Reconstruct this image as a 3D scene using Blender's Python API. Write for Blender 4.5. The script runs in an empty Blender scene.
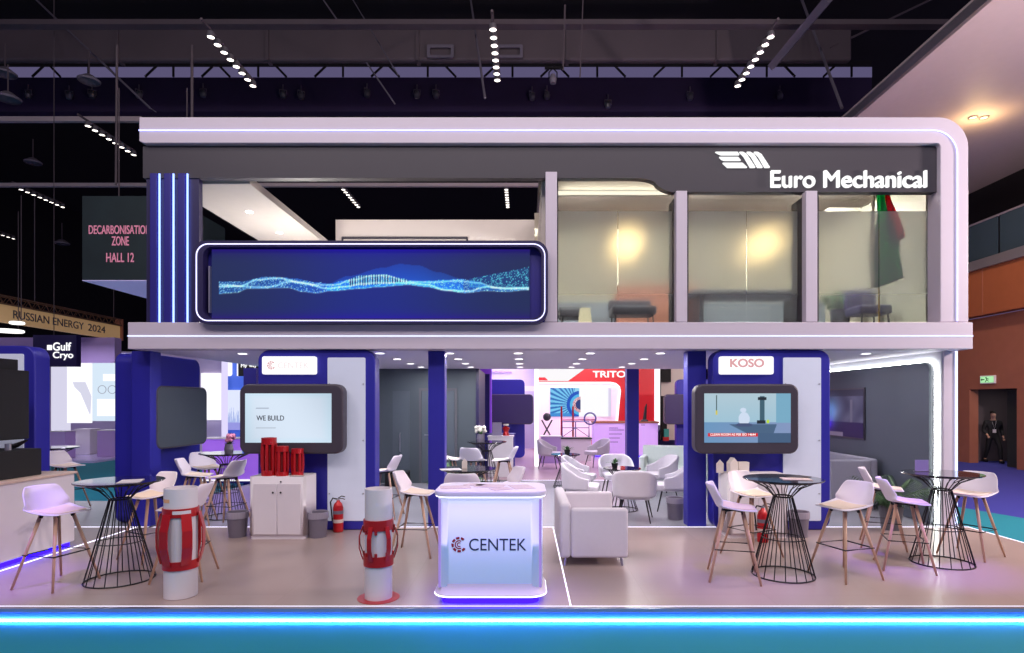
import bpy, math, random
from mathutils import Vector, Matrix
S = bpy.context.scene
COL = S.collection
PI = math.pi
rnd = random.Random(7)
# measured camera: focal 600 px, principal point (525,402), eye 1.93 m above the platform
def PX(x, Y): return (x - 525.0) / 600.0 * Y
def PZ(y, Y): return 1.93 + (402.0 - y) / 600.0 * Y

# ------------------------------------------------------------------ materials
def lin(c):
    return tuple((v / 12.92 if v <= 0.04045 else ((v + 0.055) / 1.055) ** 2.4) for v in c)
MATS = {}
def mat(name, rgb, rough=0.5, metal=0.0, var=0.04, scale=6.0, emit=None, es=0.0, bump=0.0, coat=0.0, alpha=1.0, spec=0.5):
    """principled material, sRGB 0-255 colour with a little procedural mottling"""
    if name in MATS: return MATS[name]
    m = bpy.data.materials.new(name); m.use_nodes = True
    nt = m.node_tree; n = nt.nodes; b = n['Principled BSDF']
    c = lin([v / 255 for v in rgb])
    tc = n.new('ShaderNodeTexCoord'); no = n.new('ShaderNodeTexNoise'); no.inputs['Scale'].default_value = scale
    no.inputs['Detail'].default_value = 4
    nt.links.new(tc.outputs['Object'], no.inputs['Vector'])
    mx = n.new('ShaderNodeMix'); mx.data_type = 'RGBA'
    mx.inputs[6].default_value = tuple(v * (1 - var) for v in c) + (1,)
    mx.inputs[7].default_value = tuple(min(1, v * (1 + var)) for v in c) + (1,)
    nt.links.new(no.outputs['Fac'], mx.inputs[0]); nt.links.new(mx.outputs[2], b.inputs['Base Color'])
    b.inputs['Roughness'].default_value = rough; b.inputs['Metallic'].default_value = metal
    b.inputs['Coat Weight'].default_value = coat; b.inputs['Specular IOR Level'].default_value = spec
    if emit:
        b.inputs['Emission Color'].default_value = lin([v / 255 for v in emit]) + (1,)
        b.inputs['Emission Strength'].default_value = es
    if bump:
        bp = n.new('ShaderNodeBump'); bp.inputs['Strength'].default_value = bump; bp.inputs['Distance'].default_value = 0.01
        n2 = n.new('ShaderNodeTexNoise'); n2.inputs['Scale'].default_value = scale * 8
        nt.links.new(tc.outputs['Object'], n2.inputs['Vector']); nt.links.new(n2.outputs['Fac'], bp.inputs['Height'])
        nt.links.new(bp.outputs['Normal'], b.inputs['Normal'])
    MATS[name] = m
    return m
def glow(name, rgb, s):
    if name in MATS: return MATS[name]
    m = bpy.data.materials.new(name); m.use_nodes = True
    nt = m.node_tree; nt.nodes.clear()
    e = nt.nodes.new('ShaderNodeEmission'); o = nt.nodes.new('ShaderNodeOutputMaterial')
    e.inputs['Color'].default_value = tuple(v / 255 for v in rgb) + (1,); e.inputs['Strength'].default_value = s
    nt.links.new(e.outputs[0], o.inputs[0]); MATS[name] = m
    return m
def screen_mat(name, s, surface=False):
    """colours stored in the mesh attribute 'col' shown as a lit display or as a print"""
    m = bpy.data.materials.new(name); m.use_nodes = True
    nt = m.node_tree; b = nt.nodes['Principled BSDF']
    a = nt.nodes.new('ShaderNodeAttribute'); a.attribute_name = 'col'
    if surface:
        nt.links.new(a.outputs['Color'], b.inputs['Base Color'])
    else:
        b.inputs['Base Color'].default_value = (0.01, 0.01, 0.012, 1)
        nt.links.new(a.outputs['Color'], b.inputs['Emission Color']); b.inputs['Emission Strength'].default_value = s
    b.inputs['Roughness'].default_value = 0.35; b.inputs['Specular IOR Level'].default_value = 0.1
    return m

M = dict(
    white=mat('white_laminate', (226, 220, 226), 0.45, var=0.02),
    cream=mat('cream_paint', (232, 222, 212), 0.6, var=0.02),
    soffit=mat('soffit_paint', (236, 230, 246), 0.6, var=0.02),
    charcoal=mat('charcoal_panel', (56, 52, 62), 0.5, var=0.04),
    greywall=mat('slate_grey_wall', (76, 86, 94), 0.6, var=0.05, scale=2),
    slate=mat('slate_panel', (74, 80, 92), 0.6, var=0.06, scale=2),
    navy=mat('navy_lacquer', (36, 30, 130), 0.45, var=0.05, scale=2),
    navydk=mat('dark_navy_lacquer', (36, 30, 76), 0.4, var=0.05),
    blue=mat('royal_blue_laminate', (42, 40, 158), 0.42, var=0.04, scale=2),
    black=mat('black_metal', (20, 18, 24), 0.35, 0.3, var=0.05),
    blackm=mat('black_matt', (16, 15, 19), 0.7, var=0.08),
    bezel=mat('display_housing', (66, 60, 72), 0.45, var=0.03),
    shell=mat('white_polypropylene', (236, 228, 240), 0.4, var=0.015),
    pad=mat('warm_white_seat_pad', (240, 222, 206), 0.8, var=0.03, bump=0.1),
    wood=mat('oiled_beech', (198, 158, 134), 0.5, var=0.15, scale=14),
    fabric=mat('ivory_upholstery', (216, 210, 220), 0.85, var=0.03, scale=20, bump=0.1),
    mint=mat('pale_green_upholstery', (220, 232, 228), 0.85, var=0.03, scale=20, bump=0.1),
    greyfab=mat('grey_upholstery', (150, 148, 162), 0.9, var=0.05, scale=20, bump=0.1),
    red=mat('red_powder_coat', (186, 18, 26), 0.35, 0.2, var=0.1, coat=0.3),
    redwall=mat('red_wall_panel', (206, 22, 34), 0.4, var=0.03),
    green=mat('leaf_green', (70, 116, 60), 0.6, var=0.3, scale=20),
    dkgreen=mat('dark_leaf_green', (52, 84, 50), 0.6, var=0.3, scale=20),
    petal=mat('white_petals', (236, 232, 220), 0.7, var=0.08, scale=30),
    pink=mat('pink_petals', (220, 140, 170), 0.7, var=0.08, scale=30),
    pot=mat('grey_planter', (92, 92, 100), 0.6),
    paper=mat('printed_paper', (214, 196, 190), 0.6, var=0.35, scale=35),
    brass=mat('gold_pole', (196, 160, 90), 0.35, 0.8),
    steel=mat('brushed_steel', (190, 190, 200), 0.3, 0.9),
    alu=mat('aluminium_trim', (170, 165, 176), 0.3, 0.7),
    oak=mat('brown_wood_panel', (150, 84, 52), 0.55, var=0.12, scale=3),
    oakdk=mat('muted_brown_board', (150, 92, 72), 0.6, var=0.12, scale=3),  # greyer brown than the wood panel, the board's own tone
    duct=mat('dark_duct', (90, 80, 88), 0.7, var=0.2, scale=0.6),
    hallblack=mat('hall_black', (22, 19, 28), 0.9, var=0.3, scale=0.4),
    beam=mat('grey_steel_beam', (112, 106, 122), 0.6, var=0.1),
    lilac=mat('lilac_wall', (206, 190, 226), 0.6, var=0.03),
    lilacdk=mat('violet_counter', (190, 162, 220), 0.55, var=0.03),
    bin=mat('smoky_bin_plastic', (116, 110, 124), 0.4, var=0.05),
    skin=mat('skin', (196, 150, 128), 0.6), suit=mat('black_suit', (18, 18, 24), 0.8), hair=mat('dark_hair', (22, 16, 14), 0.7),
    ink=mat('dark_ink', (62, 62, 84), 0.5), inkred=mat('dark_red_ink', (150, 28, 52), 0.5),
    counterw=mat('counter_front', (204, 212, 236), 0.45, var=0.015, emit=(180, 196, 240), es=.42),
    led=glow('led_cool_white', (150, 165, 255), 2.2), ledw=glow('led_white', (240, 250, 236), 2.2),
    ledp=glow('led_violet', (96, 40, 255), 5.0), ledb=glow('led_blue', (120, 150, 255), 2.4),
    ledf=glow('led_floor_line', (220, 205, 255), 2.0), lede=glow('led_edge_blue', (22, 76, 255), 95.0),
    ledt=glow('led_tower_blue', (60, 90, 255), 3.4),
    sign=glow('lit_sign_face', (255, 252, 252), 1.15), letter=glow('lit_letter_face', (255, 255, 255), 1.15),
    down=glow('downlight_lens', (255, 246, 250), 6.0), cove=glow('warm_cove', (255, 232, 180), 1.5),
    lamp=glow('hall_lamp_lens', (255, 236, 206), 5.0),
    lbox=glow('white_lightbox', (240, 238, 255), 1.15), lboxb=glow('blue_lightbox', (120, 160, 255), 0.9),
    exitg=glow('exit_green', (120, 235, 120), 0.9), frieze=glow('clerestory_glow', (86, 74, 150), 0.30),
    koso=glow('coral_letter', (235, 120, 128), 0.8), pale=glow('washed_letter', (238, 212, 216), 0.95), palered=glow('washed_red', (220, 110, 120), 0.8),
    violetg=glow('violet_wall_glow', (120, 60, 255), 1.0),
)

# ------------------------------------------------------------------ mesh builder
class MB:
    def __init__(s): s.v = []; s.f = []
    def add(s, vs, fs):
        o = len(s.v); s.v += [tuple(v) for v in vs]; s.f += [[i + o for i in f] for f in fs]; return s
    def box(s, x0, x1, y0, y1, z0, z1):
        return s.add([(x, y, z) for z in (z0, z1) for y in (y0, y1) for x in (x0, x1)],
                     [(0, 2, 3, 1), (4, 5, 7, 6), (0, 1, 5, 4), (2, 6, 7, 3), (0, 4, 6, 2), (1, 3, 7, 5)])
    def tube(s, pts, r, n=8, closed=False, cap=True):
        P = [Vector(p) for p in pts]; R = r if isinstance(r, (list, tuple)) else [r] * len(P)
        L = len(P); vs = []; prev = None
        for i, p in enumerate(P):
            if closed: d = (P[(i + 1) % L] - P[i - 1])
            else: d = P[min(i + 1, L - 1)] - P[max(i - 1, 0)]
            d.normalize()
            if prev is None:
                a = Vector((0, 0, 1)) if abs(d.z) < 0.9 else Vector((1, 0, 0))
                u = d.cross(a).normalized()
            else:
                u = prev - d * prev.dot(d); u.normalize()
            prev = u; w = d.cross(u)
            for k in range(n):
                t = 2 * PI * k / n
                vs.append(p + (u * math.cos(t) + w * math.sin(t)) * R[i])
        fs = []
        for i in range(L if closed else L - 1):
            a = i * n; b = ((i + 1) % L) * n
            for k in range(n):
                fs.append((a + k, a + (k + 1) % n, b + (k + 1) % n, b + k))
        if not closed and cap:
            fs.append(tuple(reversed(range(n)))); fs.append(tuple(range((L - 1) * n, L * n)))
        return s.add(vs, fs)
    def lathe(s, prof, c=(0, 0, 0), n=28, a0=0, a1=2 * PI):
        full = abs(a1 - a0 - 2 * PI) < 1e-6
        m = n if full else n + 1; vs = []; L = len(prof)
        for k in range(m):
            t = a0 + (a1 - a0) * k / n
            for r, z in prof: vs.append((c[0] + r * math.cos(t), c[1] + r * math.sin(t), c[2] + z))
        fs = []
        for k in range(n):
            a = k * L; b = ((k + 1) % m) * L
            for j in range(L - 1): fs.append((a + j, b + j, b + j + 1, a + j + 1))
        return s.add(vs, fs)
    def prism(s, poly, y0, y1):
        """polygon in x,z (counter-clockwise seen from -y) pushed from y0 to y1"""
        n = len(poly)
        vs = [(x, y0, z) for x, z in poly] + [(x, y1, z) for x, z in poly]
        fs = [tuple(range(n)), tuple(reversed(range(n, 2 * n)))]
        fs += [(i, n + i, n + (i + 1) % n, (i + 1) % n) for i in range(n)]
        return s.add(vs, fs)
    def slab(s, poly, z0, z1):
        n = len(poly)
        vs = [(x, y, z0) for x, y in poly] + [(x, y, z1) for x, y in poly]
        fs = [tuple(reversed(range(n))), tuple(range(n, 2 * n))]
        fs += [(i, (i + 1) % n, n + (i + 1) % n, n + i) for i in range(n)]
        return s.add(vs, fs)
    def ring(s, outer, inner, y0, y1):
        n = len(outer)
        vs = [(x, y0, z) for x, z in outer] + [(x, y0, z) for x, z in inner] + [(x, y1, z) for x, z in outer] + [(x, y1, z) for x, z in inner]
        fs = []
        for i in range(n):
            j = (i + 1) % n
            fs += [(i, j, n + j, n + i), (2 * n + i, 3 * n + i, 3 * n + j, 2 * n + j), (i, 2 * n + i, 2 * n + j, j), (n + i, n + j, 3 * n + j, 3 * n + i)]
        return s.add(vs, fs)
    def grid(s, fn, nu, nv, closed_u=False):
        vs = [fn(i / nu, j / nv) for j in range(nv + 1) for i in range(nu if closed_u else nu + 1)]
        w = nu if closed_u else nu + 1
        fs = [(j * w + i, j * w + (i + 1) % w, (j + 1) * w + (i + 1) % w, (j + 1) * w + i) for j in range(nv) for i in range(nu)]
        return s.add(vs, fs)
    def ball(s, c, r, n=10, sz=1.0):
        return s.lathe([(max(1e-4, r * math.sin(PI * k / n)), -r * sz * math.cos(PI * k / n)) for k in range(n + 1)], c, n + 2)
def rrect(x0, z0, x1, z1, r, n=8):
    out = []
    for cx, cz, a in ((x1 - r, z0 + r, -PI / 2), (x1 - r, z1 - r, 0), (x0 + r, z1 - r, PI / 2), (x0 + r, z0 + r, PI)):
        for k in range(n + 1):
            t = a + PI / 2 * k / n
            out.append((cx + r * math.cos(t), cz + r * math.sin(t)))
    return out
def circ(cx, cy, r, n=32): return [(cx + r * math.cos(2 * PI * k / n), cy + r * math.sin(2 * PI * k / n)) for k in range(n)]

def obj(name, mb, material, parent=None, smooth=False, bevel=0, solid=0, sub=0, loc=None, recalc=True):
    me = bpy.data.meshes.new(name); me.from_pydata(mb.v, [], mb.f)
    if recalc:
        import bmesh
        bm = bmesh.new(); bm.from_mesh(me); bmesh.ops.recalc_face_normals(bm, faces=bm.faces); bm.to_mesh(me); bm.free()
    me.materials.append(material if not isinstance(material, str) else M[material])
    o = bpy.data.objects.new(name, me); COL.objects.link(o)
    if parent: o.parent = parent
    if loc: o.location = loc
    if solid:
        m = o.modifiers.new('solid', 'SOLIDIFY'); m.thickness = solid; m.offset = 0
    if bevel:
        m = o.modifiers.new('bevel', 'BEVEL'); m.width = bevel; m.segments = 3; m.limit_method = 'ANGLE'; m.angle_limit = math.radians(40)
    if sub:
        m = o.modifiers.new('sub', 'SUBSURF'); m.levels = sub; m.render_levels = sub
    if smooth or bevel:
        me.shade_smooth()
        if not smooth or smooth == 'auto':
            m = o.modifiers.new('wn', 'WEIGHTED_NORMAL')
    return o
def tag(o, label, cat, group=None):
    o['label'] = label; o['category'] = cat
    if group: o['group'] = group
    return o
def thing(name, label, cat, loc=(0, 0, 0), rz=0, group=None):
    o = bpy.data.objects.new(name, None); COL.objects.link(o)
    o.empty_display_size = 0.1; o.location = loc; o.rotation_euler = (0, 0, rz)
    return tag(o, label, cat, group)
def struct(name, mb, m, parent=None, **k):
    o = obj(name, mb, m, parent, **k)
    if parent is None: o['kind'] = 'structure'
    return o
def dup(root, loc, rz, label, group=None):
    def cp(o, par):
        c = o.copy(); COL.objects.link(c); c.parent = par
        for ch in kids[o.name]: cp(ch, c)
        return c
    kids = {o.name: list(o.children) for o in [root] + list(root.children_recursive)}
    r = cp(root, None); r.location = loc; r.rotation_euler = (0, 0, rz); r['label'] = label
    if group: r['group'] = group
    return r
def text(name, body, m, parent, x, z, y, w=None, h=None, bold=0.0, ext=0.004, align='L', face=(1, 0, 0), up=(0, 0, 1), spacing=1.0):
    """flat lettering; x,z the lower left (or lower centre) point, reading along `face`"""
    cu = bpy.data.curves.new('t', 'FONT'); cu.body = body; cu.extrude = 0.0; cu.space_character = spacing
    to = bpy.data.objects.new('t', cu); COL.objects.link(to)
    dg = bpy.context.evaluated_depsgraph_get(); dg.update()
    me = bpy.data.meshes.new_from_object(to.evaluated_get(dg))
    bpy.data.objects.remove(to); bpy.data.curves.remove(cu)
    xs = [v.co.x for v in me.vertices]; ys = [v.co.y for v in me.vertices]
    x0, x1, y0, y1 = min(xs), max(xs), min(ys), max(ys)
    sx = w / (x1 - x0) if w else None; sy = h / (y1 - y0) if h else None
    if sx is None: sx = sy
    if sy is None: sy = sx
    F = Vector(face); U = Vector(up); O = Vector((x, y, z))
    if align == 'C': O -= F * (sx * (x1 - x0) / 2)
    for v in me.vertices: v.co = O + F * ((v.co.x - x0) * sx) + U * ((v.co.y - y0) * sy)
    if bold:
        # heavier strokes: eight shifted copies of the glyphs merged into the one lettering mesh
        d = bold * .55; b0 = [v.co.copy() for v in me.vertices]; f0 = [list(p.vertices) for p in me.polygons]; N = len(b0)
        VV = []; FF = []
        for q, (a, b) in enumerate(((0, 0), (1, 0), (-1, 0), (0, 1), (0, -1), (.7, .7), (-.7, .7), (.7, -.7), (-.7, -.7))):
            VV += [c + F * (a * d * sx) + U * (b * d * sy) - F.cross(U) * (-.0002 * q) for c in b0]; FF += [[i + q * N for i in f] for f in f0]
        m2 = bpy.data.meshes.new(name); m2.from_pydata(VV, [], FF); bpy.data.meshes.remove(me); me = m2
    me.name = name; me.materials.clear(); me.materials.append(M[m] if isinstance(m, str) else m)
    o = bpy.data.objects.new(name, me); COL.objects.link(o)
    if parent: o.parent = parent
    so = o.modifiers.new('s', 'SOLIDIFY'); so.thickness = ext * 2; so.offset = 0
    return o
def screen(name, x0, x1, z0, z1, y, nx, ny, fn, parent, strength=1.0, surface=False, plane='xz', depth=0.01):
    """thin display slab; fn(u,v)->sRGB 0-255, v up"""
    me = bpy.data.meshes.new(name); vs = []; cs = []
    for j in range(ny + 1):
        for i in range(nx + 1):
            u, v = i / nx, j / ny
            a = x0 + (x1 - x0) * u; z = z0 + (z1 - z0) * v
            vs.append((a, y, z) if plane == 'xz' else (y, a, z))
            cs.append(lin([max(0, min(255, c)) / 255 for c in fn(u, v)]) + (1.0,))
    w = nx + 1
    fs = [(j * w + i, j * w + i + 1, (j + 1) * w + i + 1, (j + 1) * w + i) for j in range(ny) for i in range(nx)]
    me.from_pydata(vs, [], fs)
    at = me.color_attributes.new('col', 'FLOAT_COLOR', 'POINT')
    at.data.foreach_set('color', [c for q in cs for c in q])
    me.materials.append(screen_mat(name + '_mat', strength, surface))
    o = bpy.data.objects.new(name, me); COL.objects.link(o)
    if parent: o.parent = parent
    so = o.modifiers.new('s', 'SOLIDIFY'); so.thickness = depth; so.offset = -1 if plane == 'xz' else 0
    return o
def light(kind, loc, power, color, size=0.1, rot=(0, 0, 0), shape='DISK', sy=None, spot=None):
    l = bpy.data.lights.new('lamp', kind); l.energy = power; l.color = tuple(c / 255 for c in color)
    if kind == 'AREA':
        l.shape = shape; l.size = size
        if sy: l.size_y = sy
    else: l.shadow_soft_size = size
    if spot: l.spot_size = math.radians(spot[0]); l.spot_blend = spot[1]
    o = bpy.data.objects.new('lamp_light', l); COL.objects.link(o); o.location = loc; o.rotation_euler = rot
    return o


# ================================================================== THE SETTING
Y0 = 9.0                                        # facade plane
def FX(x): return PX(x, Y0)
def FZ(y): return PZ(y, Y0)
HF = -0.125                                     # hall floor level
# hall carpet: teal around the stand, blue walkway to the right
def carpet():
    m = bpy.data.materials.new('hall_carpet'); m.use_nodes = True
    nt = m.node_tree; n = nt.nodes; b = n['Principled BSDF']
    tc = n.new('ShaderNodeTexCoord'); sp = n.new('ShaderNodeSeparateXYZ'); nt.links.new(tc.outputs['Object'], sp.inputs[0])
    w = n.new('ShaderNodeTexNoise'); w.inputs['Scale'].default_value = 0.25; nt.links.new(tc.outputs['Object'], w.inputs['Vector'])
    # border line x = 8.5 - small bend with y
    y = n.new('ShaderNodeMath'); y.operation = 'MULTIPLY_ADD'; y.inputs[1].default_value = 0.30; y.inputs[2].default_value = -12.0
    nt.links.new(sp.outputs['Y'], y.inputs[0])
    a = n.new('ShaderNodeMath'); a.operation = 'ADD'; nt.links.new(sp.outputs['X'], a.inputs[0]); nt.links.new(y.outputs[0], a.inputs[1])
    g = n.new('ShaderNodeMath'); g.operation = 'GREATER_THAN'; g.inputs[1].default_value = 0.0; nt.links.new(a.outputs[0], g.inputs[0])
    mx = n.new('ShaderNodeMix'); mx.data_type = 'RGBA'
    mx.inputs[6].default_value = lin((0.05, 0.52, 0.60)) + (1,); mx.inputs[7].default_value = lin((0.20, 0.22, 0.62)) + (1,)
    nt.links.new(g.outputs[0], mx.inputs[0])
    f = n.new('ShaderNodeTexNoise'); f.inputs['Scale'].default_value = 60; nt.links.new(tc.outputs['Object'], f.inputs['Vector'])
    m2 = n.new('ShaderNodeMix'); m2.data_type = 'RGBA'; m2.blend_type = 'MULTIPLY'; m2.inputs[0].default_value = 0.15
    nt.links.new(mx.outputs[2], m2.inputs[6]); nt.links.new(f.outputs['Color'], m2.inputs[7])
    nt.links.new(m2.outputs[2], b.inputs['Base Color']); b.inputs['Roughness'].default_value = 0.95
    return m
struct('floor', MB().box(-34, 24, -4, 44, HF - 0.1, HF), carpet())
def vinyl(name, rgb, rough, plank):
    m = mat(name, rgb, rough, var=0.05, scale=0.9)
    nt = m.node_tree; n = nt.nodes; b = n['Principled BSDF']
    tc = n['Texture Coordinate']
    br = n.new('ShaderNodeTexBrick'); br.inputs['Scale'].default_value = 1.0
    br.inputs['Color1'].default_value = (1, 1, 1, 1); br.inputs['Color2'].default_value = (.95, .95, .95, 1); br.inputs['Mortar'].default_value = (.84, .84, .84, 1)
    br.inputs['Mortar Size'].default_value = 0.002; br.inputs['Brick Width'].default_value = plank; br.inputs['Row Height'].default_value = plank
    br.offset = 0
    nt.links.new(tc.outputs['Object'], br.inputs['Vector'])
    mx = n.new('ShaderNodeMix'); mx.data_type = 'RGBA'; mx.blend_type = 'MULTIPLY'; mx.inputs[0].default_value = 1
    src = b.inputs['Base Color'].links[0].from_socket
    nt.links.new(src, mx.inputs[6]); nt.links.new(br.outputs['Color'], mx.inputs[7]); nt.links.new(mx.outputs[2], b.inputs['Base Color'])
    return m
fl = struct('floor', MB().box(-12.5, 6.85, 5.65, 9.26, HF, 0.0), vinyl('beige_vinyl', (174, 156, 151), 0.27, 1.2))
struct('floor', MB().box(-12.5, -6.5, 9.26, 11.7, HF, 0.0).box(-6.5, 6.85, 9.26, 14.8, HF, 0.0), vinyl('grey_vinyl', (160, 160, 170), 0.25, 1.2))
struct('floor', MB().box(-1.3, 6.85, 14.8, 26, HF, 0.0), vinyl('pale_pink_vinyl', (200, 170, 184), 0.25, 1.2))
# platform edge: metal nosing, riser, LED at the foot of the riser
rs = struct('trim_1', MB().box(-12.5, 6.85, 5.60, 5.65, HF, -0.036), mat('riser_blue', (60, 96, 190), 0.35))
struct('nosing', MB().box(-12.5, 6.86, 5.59, 5.655, -0.034, 0.004), 'alu', rs)
struct('led_strip', MB().box(-12.5, 6.85, 5.575, 5.598, HF + 0.014, HF + 0.028), 'lede', rs)
def led(name, mb, m, parent): return struct(name, mb, m, parent)
fle = led('led_line', MB().box(-12.5, 6.85, 5.655, 5.668, 0.0, 0.005), 'ledf', fl)
led('led_line', MB().box(-12.5, 6.85, 9.25, 9.27, 0.0, 0.004), 'ledf', fl)
led('led_line', MB().box(0.425, 0.44, 5.67, 9.25, 0.0, 0.004), 'ledf', fl)
led('led_line', MB().box(-6.0, -5.975, 5.67, 9.25, 0.0, 0.006), 'ledf', fl)
led('led_line', MB().box(-1.3, 6.85, 14.79, 14.81, 0.0, 0.004), 'ledf', fl)
led('led_line', MB().box(6.83, 6.85, 5.67, 9.25, 0.0, 0.004), 'ledf', fl)

# ---------------- upper frame (white band with round shoulder) and its LED
ox1, oz1, ix1, iz1 = FX(968.5), FZ(117), FX(940.5), FZ(143)
zb = FZ(322)
def arc(cx, cz, r, a0, a1, n=10): return [(cx + r * math.cos(a0 + (a1 - a0) * k / n), cz + r * math.sin(a0 + (a1 - a0) * k / n)) for k in range(n + 1)]
outer = [(FX(140), FZ(143))] + [(FX(145), iz1)]
poly = [(FX(139), FZ(142)), (FX(143), iz1), (ix1 - 0.06, iz1)] + list(reversed(arc(ix1 - 0.06, iz1 - 0.06, 0.06, 0, PI / 2, 4)))
poly = [(FX(139), oz1), (FX(139), FZ(141)), (FX(144), iz1)] + arc(ix1 - .06, iz1 - .06, .06, PI / 2, 0, 4) + [(ix1, zb), (ox1, zb)] + arc(ox1 - .45, oz1 - .45, .45, 0, PI / 2, 10)
fr = struct('trim_2', MB().prism(poly, 9.0, 9.3), mat('frame_paint', (206, 196, 210), 0.5, var=0.02), bevel=0.012)
lr = FX(957)
path = [(FX(139), 8.992, FZ(130.5))] + [(x, 8.992, z) for x, z in reversed(arc(lr - .36, FZ(130.5) - .36, .36, 0, PI / 2, 10))] + [(lr, 8.992, FZ(321))]
led('led_line', MB().tube(path, 0.009, 6), glow('led_blue_line', (96, 106, 255), 3.4), fr)
# return sides of the white box, roof
struct('roof_panel', MB().box(.26, ox1 - .5, 9.6, 14.0, oz1 - .12, oz1), 'charcoal', fr)
struct('side_panel', MB().box(ox1 - .12, ox1, 9.6, 14.0, zb, oz1 - .45), 'white', fr)
# ---------------- dark fascia with sign
xr = FX(672)
fpoly = [(FX(139.5), FZ(144)), (FX(139.5), FZ(176)), (FX(636), FZ(176))] + [(FX(636 + 22 * math.sin(t)), FZ(176 + 7 * (1 - math.cos(t)))) for t in [PI / 2 * k / 6 for k in range(1, 7)]] + [(FX(664), FZ(187)), (FX(672), FZ(190)), (ix1 - .002, FZ(190)), (ix1 - .002, FZ(144))]
fa = struct('trim_3', MB().prism(fpoly, 9.08, 9.22), 'charcoal')
lx = lambda x: FX(700 + x / 4.096)
lz = lambda y: FZ(140 + y / 4.1)
for pl in ([(68, 43), (158, 43), (166, 55), (92, 55), (80, 50)], [(84, 64), (160, 64), (172, 78), (106, 78), (94, 74)], [(98, 88), (178, 88), (198, 107), (118, 107)],
           [(167, 43), (180, 43), (196, 52), (232, 107), (212, 107), (186, 62)], [(197, 43), (210, 43), (226, 52), (262, 107), (242, 107), (216, 62)], [(227, 43), (240, 43), (256, 52), (292, 107), (272, 107), (246, 62)]):
    struct('emblem_bar', MB().prism([(lx(a), lz(b)) for a, b in reversed(pl)], 9.04, 9.079), 'letter', fa)
text('lettering', 'Euro Mechanical', 'letter', fa, FX(772.5), FZ(186), 9.06, w=FX(929) - FX(772.5), h=FZ(169.5) - FZ(186.2), bold=0.017, ext=0.02)
# ---------------- floor slab band between the storeys
bx0, bx1, bz0, bz1 = FX(129), FX(971.5), 2.722, FZ(322.5)
sb = struct('trim_4', MB().box(bx0, bx1, 8.97, 9.3, bz0, bz1), MATS['frame_paint'], bevel=0.01)
led('led_line', MB().box(bx0, bx1, 8.962, 8.971, FZ(336.7), FZ(335.8)), 'led', sb)
struct('ceiling', MB().box(bx0 + .02, bx1 - .02, 9.3, 14.4, bz0 + .001, bz1 - .05), 'soffit')
# ---------------- tower with three LED fins
tw = struct('trim_5', MB().box(PX(146.5, 9.1), PX(199, 9.1), 9.1, 9.2, zb, FZ(172)), 'navydk')
for k, px in enumerate((159.5, 173.5, 187.5)):
    struct('fin', MB().box(PX(px - 9.5, 9.05), PX(px - 2.5, 9.05), 9.04, 9.099, zb, FZ(172)), 'navy', tw, bevel=.01)
    led('led_line', MB().tube([(PX(px, 9.07), 9.07, zb), (PX(px, 9.07), 9.07, FZ(172))], 0.013, 6), 'ledt', tw)
# ---------------- posts
for n, (a, b, t) in enumerate(((545.5, 557, 172), (676, 687, 191), (805.5, 817, 191))):
    p = struct('trim_%d' % (6 + n), MB().box(FX(a), FX(b), 8.985, 9.12, zb, FZ(t)), MATS['frame_paint'], bevel=.008)
    struct('side_cladding', MB().box(FX(a) + .01, FX(b) - .01, 9.12, 9.5, zb, FZ(t) - .05), 'charcoal', p)
# ---------------- windows with frosted film
def frost():
    m = bpy.data.materials.new('frosted_film'); m.use_nodes = True
    nt = m.node_tree; n = nt.nodes; n.clear()
    out = n.new('ShaderNodeOutputMaterial')
    tc = n.new('ShaderNodeTexCoord'); sp = n.new('ShaderNodeSeparateXYZ'); nt.links.new(tc.outputs['Object'], sp.inputs[0])
    mr = n.new('ShaderNodeMapRange'); mr.inputs[1].default_value = 3.15; mr.inputs[2].default_value = 3.85
    mr.inputs[3].default_value = 0.10; mr.inputs[4].default_value = 1.0; nt.links.new(sp.outputs['Z'], mr.inputs[0])
    rf = n.new('ShaderNodeBsdfRefraction'); rf.inputs['IOR'].default_value = 1.25; rf.inputs['Color'].default_value = (.93, .95, .93, 1)
    mrr = n.new('ShaderNodeMath'); mrr.operation = 'MULTIPLY'; mrr.inputs[1].default_value = 0.40; nt.links.new(mr.outputs[0], mrr.inputs[0]); nt.links.new(mrr.outputs[0], rf.inputs['Roughness'])
    df = n.new('ShaderNodeBsdfDiffuse'); df.inputs['Color'].default_value = (.74, .77, .74, 1)
    tr = n.new('ShaderNodeBsdfTransparent')
    m1 = n.new('ShaderNodeMixShader'); mf = n.new('ShaderNodeMath'); mf.operation = 'MULTIPLY'; mf.inputs[1].default_value = 0.17
    nt.links.new(mr.outputs[0], mf.inputs[0]); nt.links.new(mf.outputs[0], m1.inputs[0])
    nt.links.new(rf.outputs[0], m1.inputs[1]); nt.links.new(df.outputs[0], m1.inputs[2])
    m2 = n.new('ShaderNodeMixShader'); m2.inputs[0].default_value = 0.9
    nt.links.new(tr.outputs[0], m2.inputs[1]); nt.links.new(m1.outputs[0], m2.inputs[2])
    nt.links.new(m2.outputs[0], out.inputs[0])
    return m
FROST = frost()
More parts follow.
